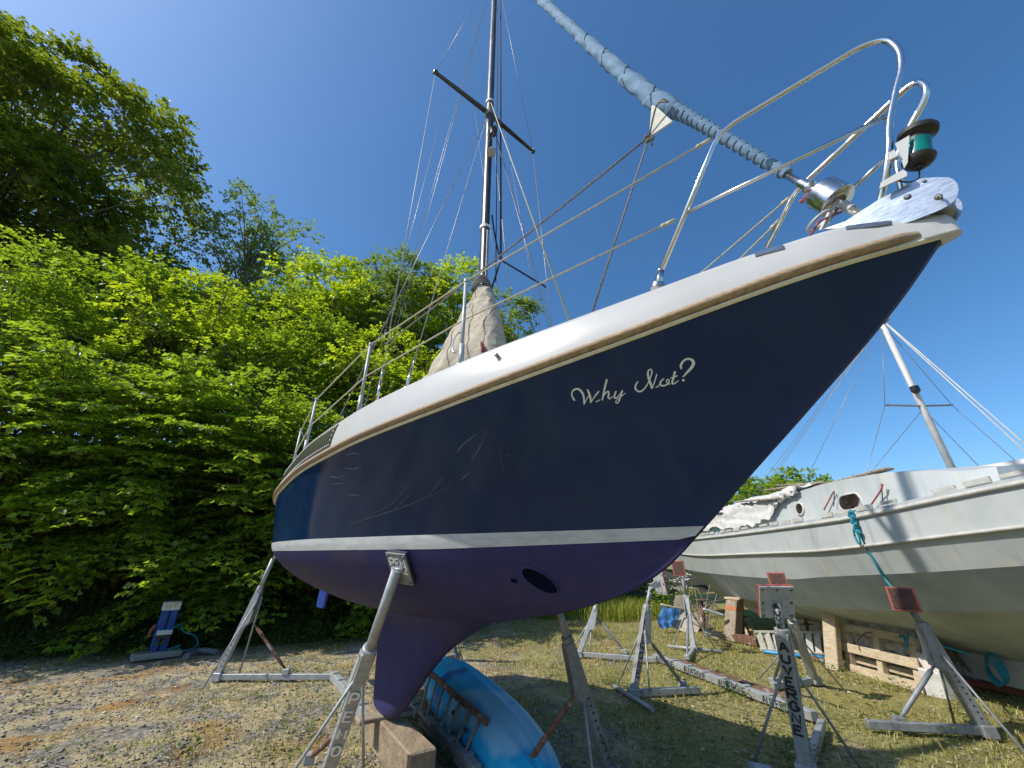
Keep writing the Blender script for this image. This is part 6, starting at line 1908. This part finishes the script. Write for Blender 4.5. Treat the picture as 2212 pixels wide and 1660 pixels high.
rs = np.random.RandomState(5)
gd = lambda x, y: np.clip((vnoise(x, y, .75, 11) * .50 + vnoise(x, y, .22, 12) * .30 + vnoise(x, y, 1.9, 13) * .25 + np.clip((x + 3.5) / 9, -.26, .17)) * 3.0 - 1.35, 0, 1)
P = scatter(170000, -9.5, 9, 3.2, 16, gd, rs); P = P[infront(P)]
n = len(P); co, tri = blades(P, .014 + .06 * rs.rand(n)**2.4 + .05 * (P[:, 0] > 0) * rs.rand(n)**3, .0028 + .003 * rs.rand(n), .3 + .9 * rs.rand(n), rs)
o = fast_mesh('grass', co, 3, tri, M['grass']); tag(o, 'thin patchy grass growing across the yard', 'grass', None, 'stuff')
# dry stalks and litter lying flat
rs = np.random.RandomState(6)
sdn = lambda x, y: np.clip((vnoise(x, y, .7, 21) * .6 + vnoise(x, y, .2, 22) * .4) * 2.4 - .75, 0, 1)
P = scatter(125000, -9.5, 8.5, 3.2, 13, sdn, rs); P = P[infront(P)]; P[:, 2] += .006
n = len(P); an = rs.rand(n) * 6.28
D = np.stack([np.cos(an), np.sin(an), rs.uniform(-.05, .35, n)], -1)
co, idx = leaves(P, D, np.stack([rs.normal(0, .5, n), rs.normal(0, .5, n), np.ones(n)], -1), .018 + .055 * rs.rand(n)**2, .26, .03)
o = fast_mesh('dry_litter', co, 3, idx, M['straw']); tag(o, 'dry straw and dead leaves strewn over the yard', 'litter', None, 'stuff')
# low leafy weeds along the edge of the bank and dotted about
rs = np.random.RandomState(8); Pw = []
for i in range(len(fp_) - 1):
    a, c = fp_[i], fp_[i + 1]
    if c.x < -12 or a.x > 5: continue
    for k in range(int((c - a).length * 48)):
        tn = (c - a).normalized(); q = a.lerp(c, rs.rand()) + V(tn.y, -tn.x, 0) * (rs.rand()**2 * 1.1 - .25)
        Pw.append((q.x, q.y, .14 + .26 * rs.rand()**1.5))
for k in range(70):
    u, v = rs.uniform(0, 2200), rs.uniform(1440, 1655); q = G(u, v); Pw.append((q.x, q.y, .05 + .08 * rs.rand()))
for u, v, h in ((720, 1300 + 260, .2), (620, 1590, .16), (1075, 1500, .12), (845, 1640, .22), (40, 1420, .5), (70, 1425, .45), (110, 1430, .4), (150, 1425, .3), (815, 1600, .2), (1000, 1640, .2), (1540, 1460, .3), (1490, 1500, .35), (1900, 1560, .2)):
    q = G(u, v); Pw.append((q.x, q.y, h))
for u, v in ((470, 1468), (1368, 1502), (1499, 1406), (1748, 1655), (1690, 1652), (1760, 1474), (2128, 1582), (1251, 1417), (1942, 1564), (1474, 1484), (1813, 1457), (1587, 1392), (1930, 1488), (1420, 1530), (1325, 1484), (1600, 1512), (1700, 1545), (1560, 1462), (880, 1560), (960, 1650), (640, 1462), (700, 1464)):
    for k in range(4):
        q = G(u + rs.uniform(-16, 16), v + rs.uniform(-3, 5)); Pw.append((q.x, q.y, .05 + .13 * rs.rand()))
L_P, L_D, L_U, L_L = [], [], [], []
for x, y, h in Pw:
    k = int(10 + 70 * h)
    an = rs.rand(k) * 6.28; rr_ = rs.rand(k)**.6 * h * .7; z = rs.rand(k) * h
    L_P.append(np.stack([x + np.cos(an) * rr_ * .6, y + np.sin(an) * rr_ * .6, z + .01], -1)); L_D.append(np.stack([np.cos(an), np.sin(an), rs.uniform(-.2, .9, k)], -1))
    L_U.append(np.stack([rs.normal(0, .4, k), rs.normal(0, .4, k), np.ones(k)], -1)); L_L.append((.022 + .05 * rs.rand(k)) * (.6 + h))
co, idx = leaves(np.concatenate(L_P), np.concatenate(L_D), np.concatenate(L_U), np.concatenate(L_L), .5)
o = fast_mesh('low_weeds', co, 3, idx, leaf_mat('weed_leaves', (.06, .10, .02), (.10, .16, .03), (.17, .22, .05), tr=(.2, .3, .03), trf=.3)); tag(o, 'low green weeds along the foot of the bank and in the gravel', 'weeds', None, 'stuff')
# tall yellow grass below the bow, in front of the grey boat's stern
rs = np.random.RandomState(9)
x = rs.uniform(.5, 4.6, 9000); y = rs.uniform(12.6, 17, 9000); k = (y > 12.6 + .35 * np.abs(x - 3)) & (rs.rand(9000) < vnoise(x, y, .5, 31) * 1.2)
P = np.stack([x, y, np.zeros(9000)], -1)[k]; n = len(P)
co, tri = blades(P, .25 + .35 * rs.rand(n), .006 + .006 * rs.rand(n), .1 + .5 * rs.rand(n), rs)
o = fast_mesh('tall_grass', co, 3, tri, M['grass_yellow']); tag(o, 'tall yellow green grass at the edge of the yard beyond the keel', 'grass', None, 'stuff')
# long dark grass hanging on the bank
rs = np.random.RandomState(10); Pl = []
for i in range(len(fp_) - 1):
    a, c = fp_[i], fp_[i + 1]
    if c.x < -14 or a.x > 3: continue
    tn = (c - a).normalized(); nn = V(-tn.y, tn.x, 0)
    for k in range(int((c - a).length * 520)):
        q = a.lerp(c, rs.rand()) + nn * (rs.rand() * 2.6 - .15); Pl.append((q.x, q.y, bz(q.x, q.y)))
P = np.array(Pl); n = len(P); co, tri = blades(P, .2 + .4 * rs.rand(n), .005 + .004 * rs.rand(n), .3 + .8 * rs.rand(n), rs)
o = fast_mesh('bank_grass', co, 3, tri, leaf_mat('bank_grass_blades', (.04, .07, .014), (.07, .105, .02), (.13, .15, .04), tr=(.15, .22, .03), trf=.3, rough=.6)); tag(o, 'long dark grass on the lower slope of the bank', 'grass', None, 'stuff')
# stones
rs = np.random.RandomState(12)
ico = np.array([(0, 0, 1), (.894, 0, .447), (.276, .851, .447), (-.724, .526, .447), (-.724, -.526, .447), (.276, -.851, .447), (.724, .526, -.447), (-.276, .851, -.447), (-.894, 0, -.447), (-.276, -.851, -.447), (.724, -.526, -.447), (0, 0, -1)])
icf = np.array([(0, 1, 2), (0, 2, 3), (0, 3, 4), (0, 4, 5), (0, 5, 1), (1, 6, 2), (2, 7, 3), (3, 8, 4), (4, 9, 5), (5, 10, 1), (6, 7, 2), (7, 8, 3), (8, 9, 4), (9, 10, 5), (10, 6, 1), (11, 7, 6), (11, 8, 7), (11, 9, 8), (11, 10, 9), (11, 6, 10)])
sd2 = lambda x, y: np.clip((vnoise(x, y, .8, 41) * .55 + vnoise(x, y, .22, 42) * .45 - np.clip((x + 1) / 10, -.12, .3)) * 2.8 - 1.0, 0, 1)
P = scatter(42000, -9.5, 7, 3.0, 12.5, sd2, rs); P = P[infront(P)]
n = len(P); sz = .005 + .012 * rs.rand(n)**3 + (rs.rand(n) < .008) * .02 * rs.rand(n)
jit = 1 + rs.uniform(-.3, .3, (n, 12, 1)); scl = np.stack([1 + .5 * rs.rand(n), .8 + .4 * rs.rand(n), .45 + .35 * rs.rand(n)], -1)
an = rs.rand(n) * 6.28; ca, sa = np.cos(an), np.sin(an)
q = ico[None] * jit * (scl * sz[:, None])[:, None]
qx = q[..., 0] * ca[:, None] - q[..., 1] * sa[:, None]; qy = q[..., 0] * sa[:, None] + q[..., 1] * ca[:, None]
co = np.stack([qx + P[:, None, 0], qy + P[:, None, 1], q[..., 2] + P[:, None, 2] + .003 + sz[:, None] * .2], -1).reshape(-1, 3)
idx = (np.arange(n)[:, None, None] * 12 + icf[None]).ravel()
m, nt, b = mat('loose_stones'); geo = nt.nodes.new('ShaderNodeNewGeometry')
r = ramp(nt, geo.outputs['Random Per Island'], [(0, (.07, .066, .068)), (.5, (.16, .148, .135)), (.85, (.30, .27, .225)), (.97, (.55, .51, .45))])
nt.links.new(r.outputs[0], b.inputs['Base Color']); b.inputs['Roughness'].default_value = .9
o = fast_mesh('gravel', co, 3, idx, m); tag(o, 'loose grey stones and gravel covering the yard', 'gravel', None, 'stuff')
# cow parsley by the stern of the grey boat
cp_ = G(1462, 1335); t = empty('cow_parsley', cp_, 'tall cow parsley with white flower heads left of the grey boat', 'wild flower')
rs = np.random.RandomState(14); mb = MB(); fl = MB(); LP, LD = [], []
for k in range(15):
    p0 = cp_ + V(rs.uniform(-.7, .6), rs.uniform(-.3, .5), 0); h = .7 + .65 * rs.rand(); p1 = p0 + V(rs.uniform(-.25, .25), rs.uniform(-.2, .2), h)
    mb.tube([p0, p0.lerp(p1, .5) + V(.03, 0, 0), p1], .008, 5)
    for j in range(5):
        q = p1 + V(rs.uniform(-.16, .16), rs.uniform(-.14, .14), rs.uniform(.02, .10)); mb.tube([p1 - V(0, 0, .05), q], .004, 4)
        for e in range(9): fl.lathe(q + V(rs.uniform(-.05, .05), rs.uniform(-.05, .05), rs.uniform(0, .02)), (rs.uniform(-.3, .3), -.3, 1), [(0, .010), (.006, .013), (.009, .004)], 6)
    for j in range(26):
        LP.append(tuple(p0.lerp(p1, rs.rand() * .8) + V(rs.uniform(-.12, .12), rs.uniform(-.12, .12), 0))); LD.append((rs.normal(), rs.normal(), rs.uniform(-.2, .4)))
mb.build('stem', leaf_mat('green_stems', (.08, .12, .03), (.10, .15, .04), (.12, .17, .05)), t); fl.build('flower_heads', M['white_paint'], t)
LP = np.array(LP); n = len(LP); co, idx = leaves(LP, np.array(LD), np.stack([rs.normal(0, .4, n), rs.normal(0, .4, n), np.ones(n)], -1), .07 + .09 * rs.rand(n), .6)
fast_mesh('leaves', co, 3, idx, M['leaf'], t)
print('LEAVES', nl)
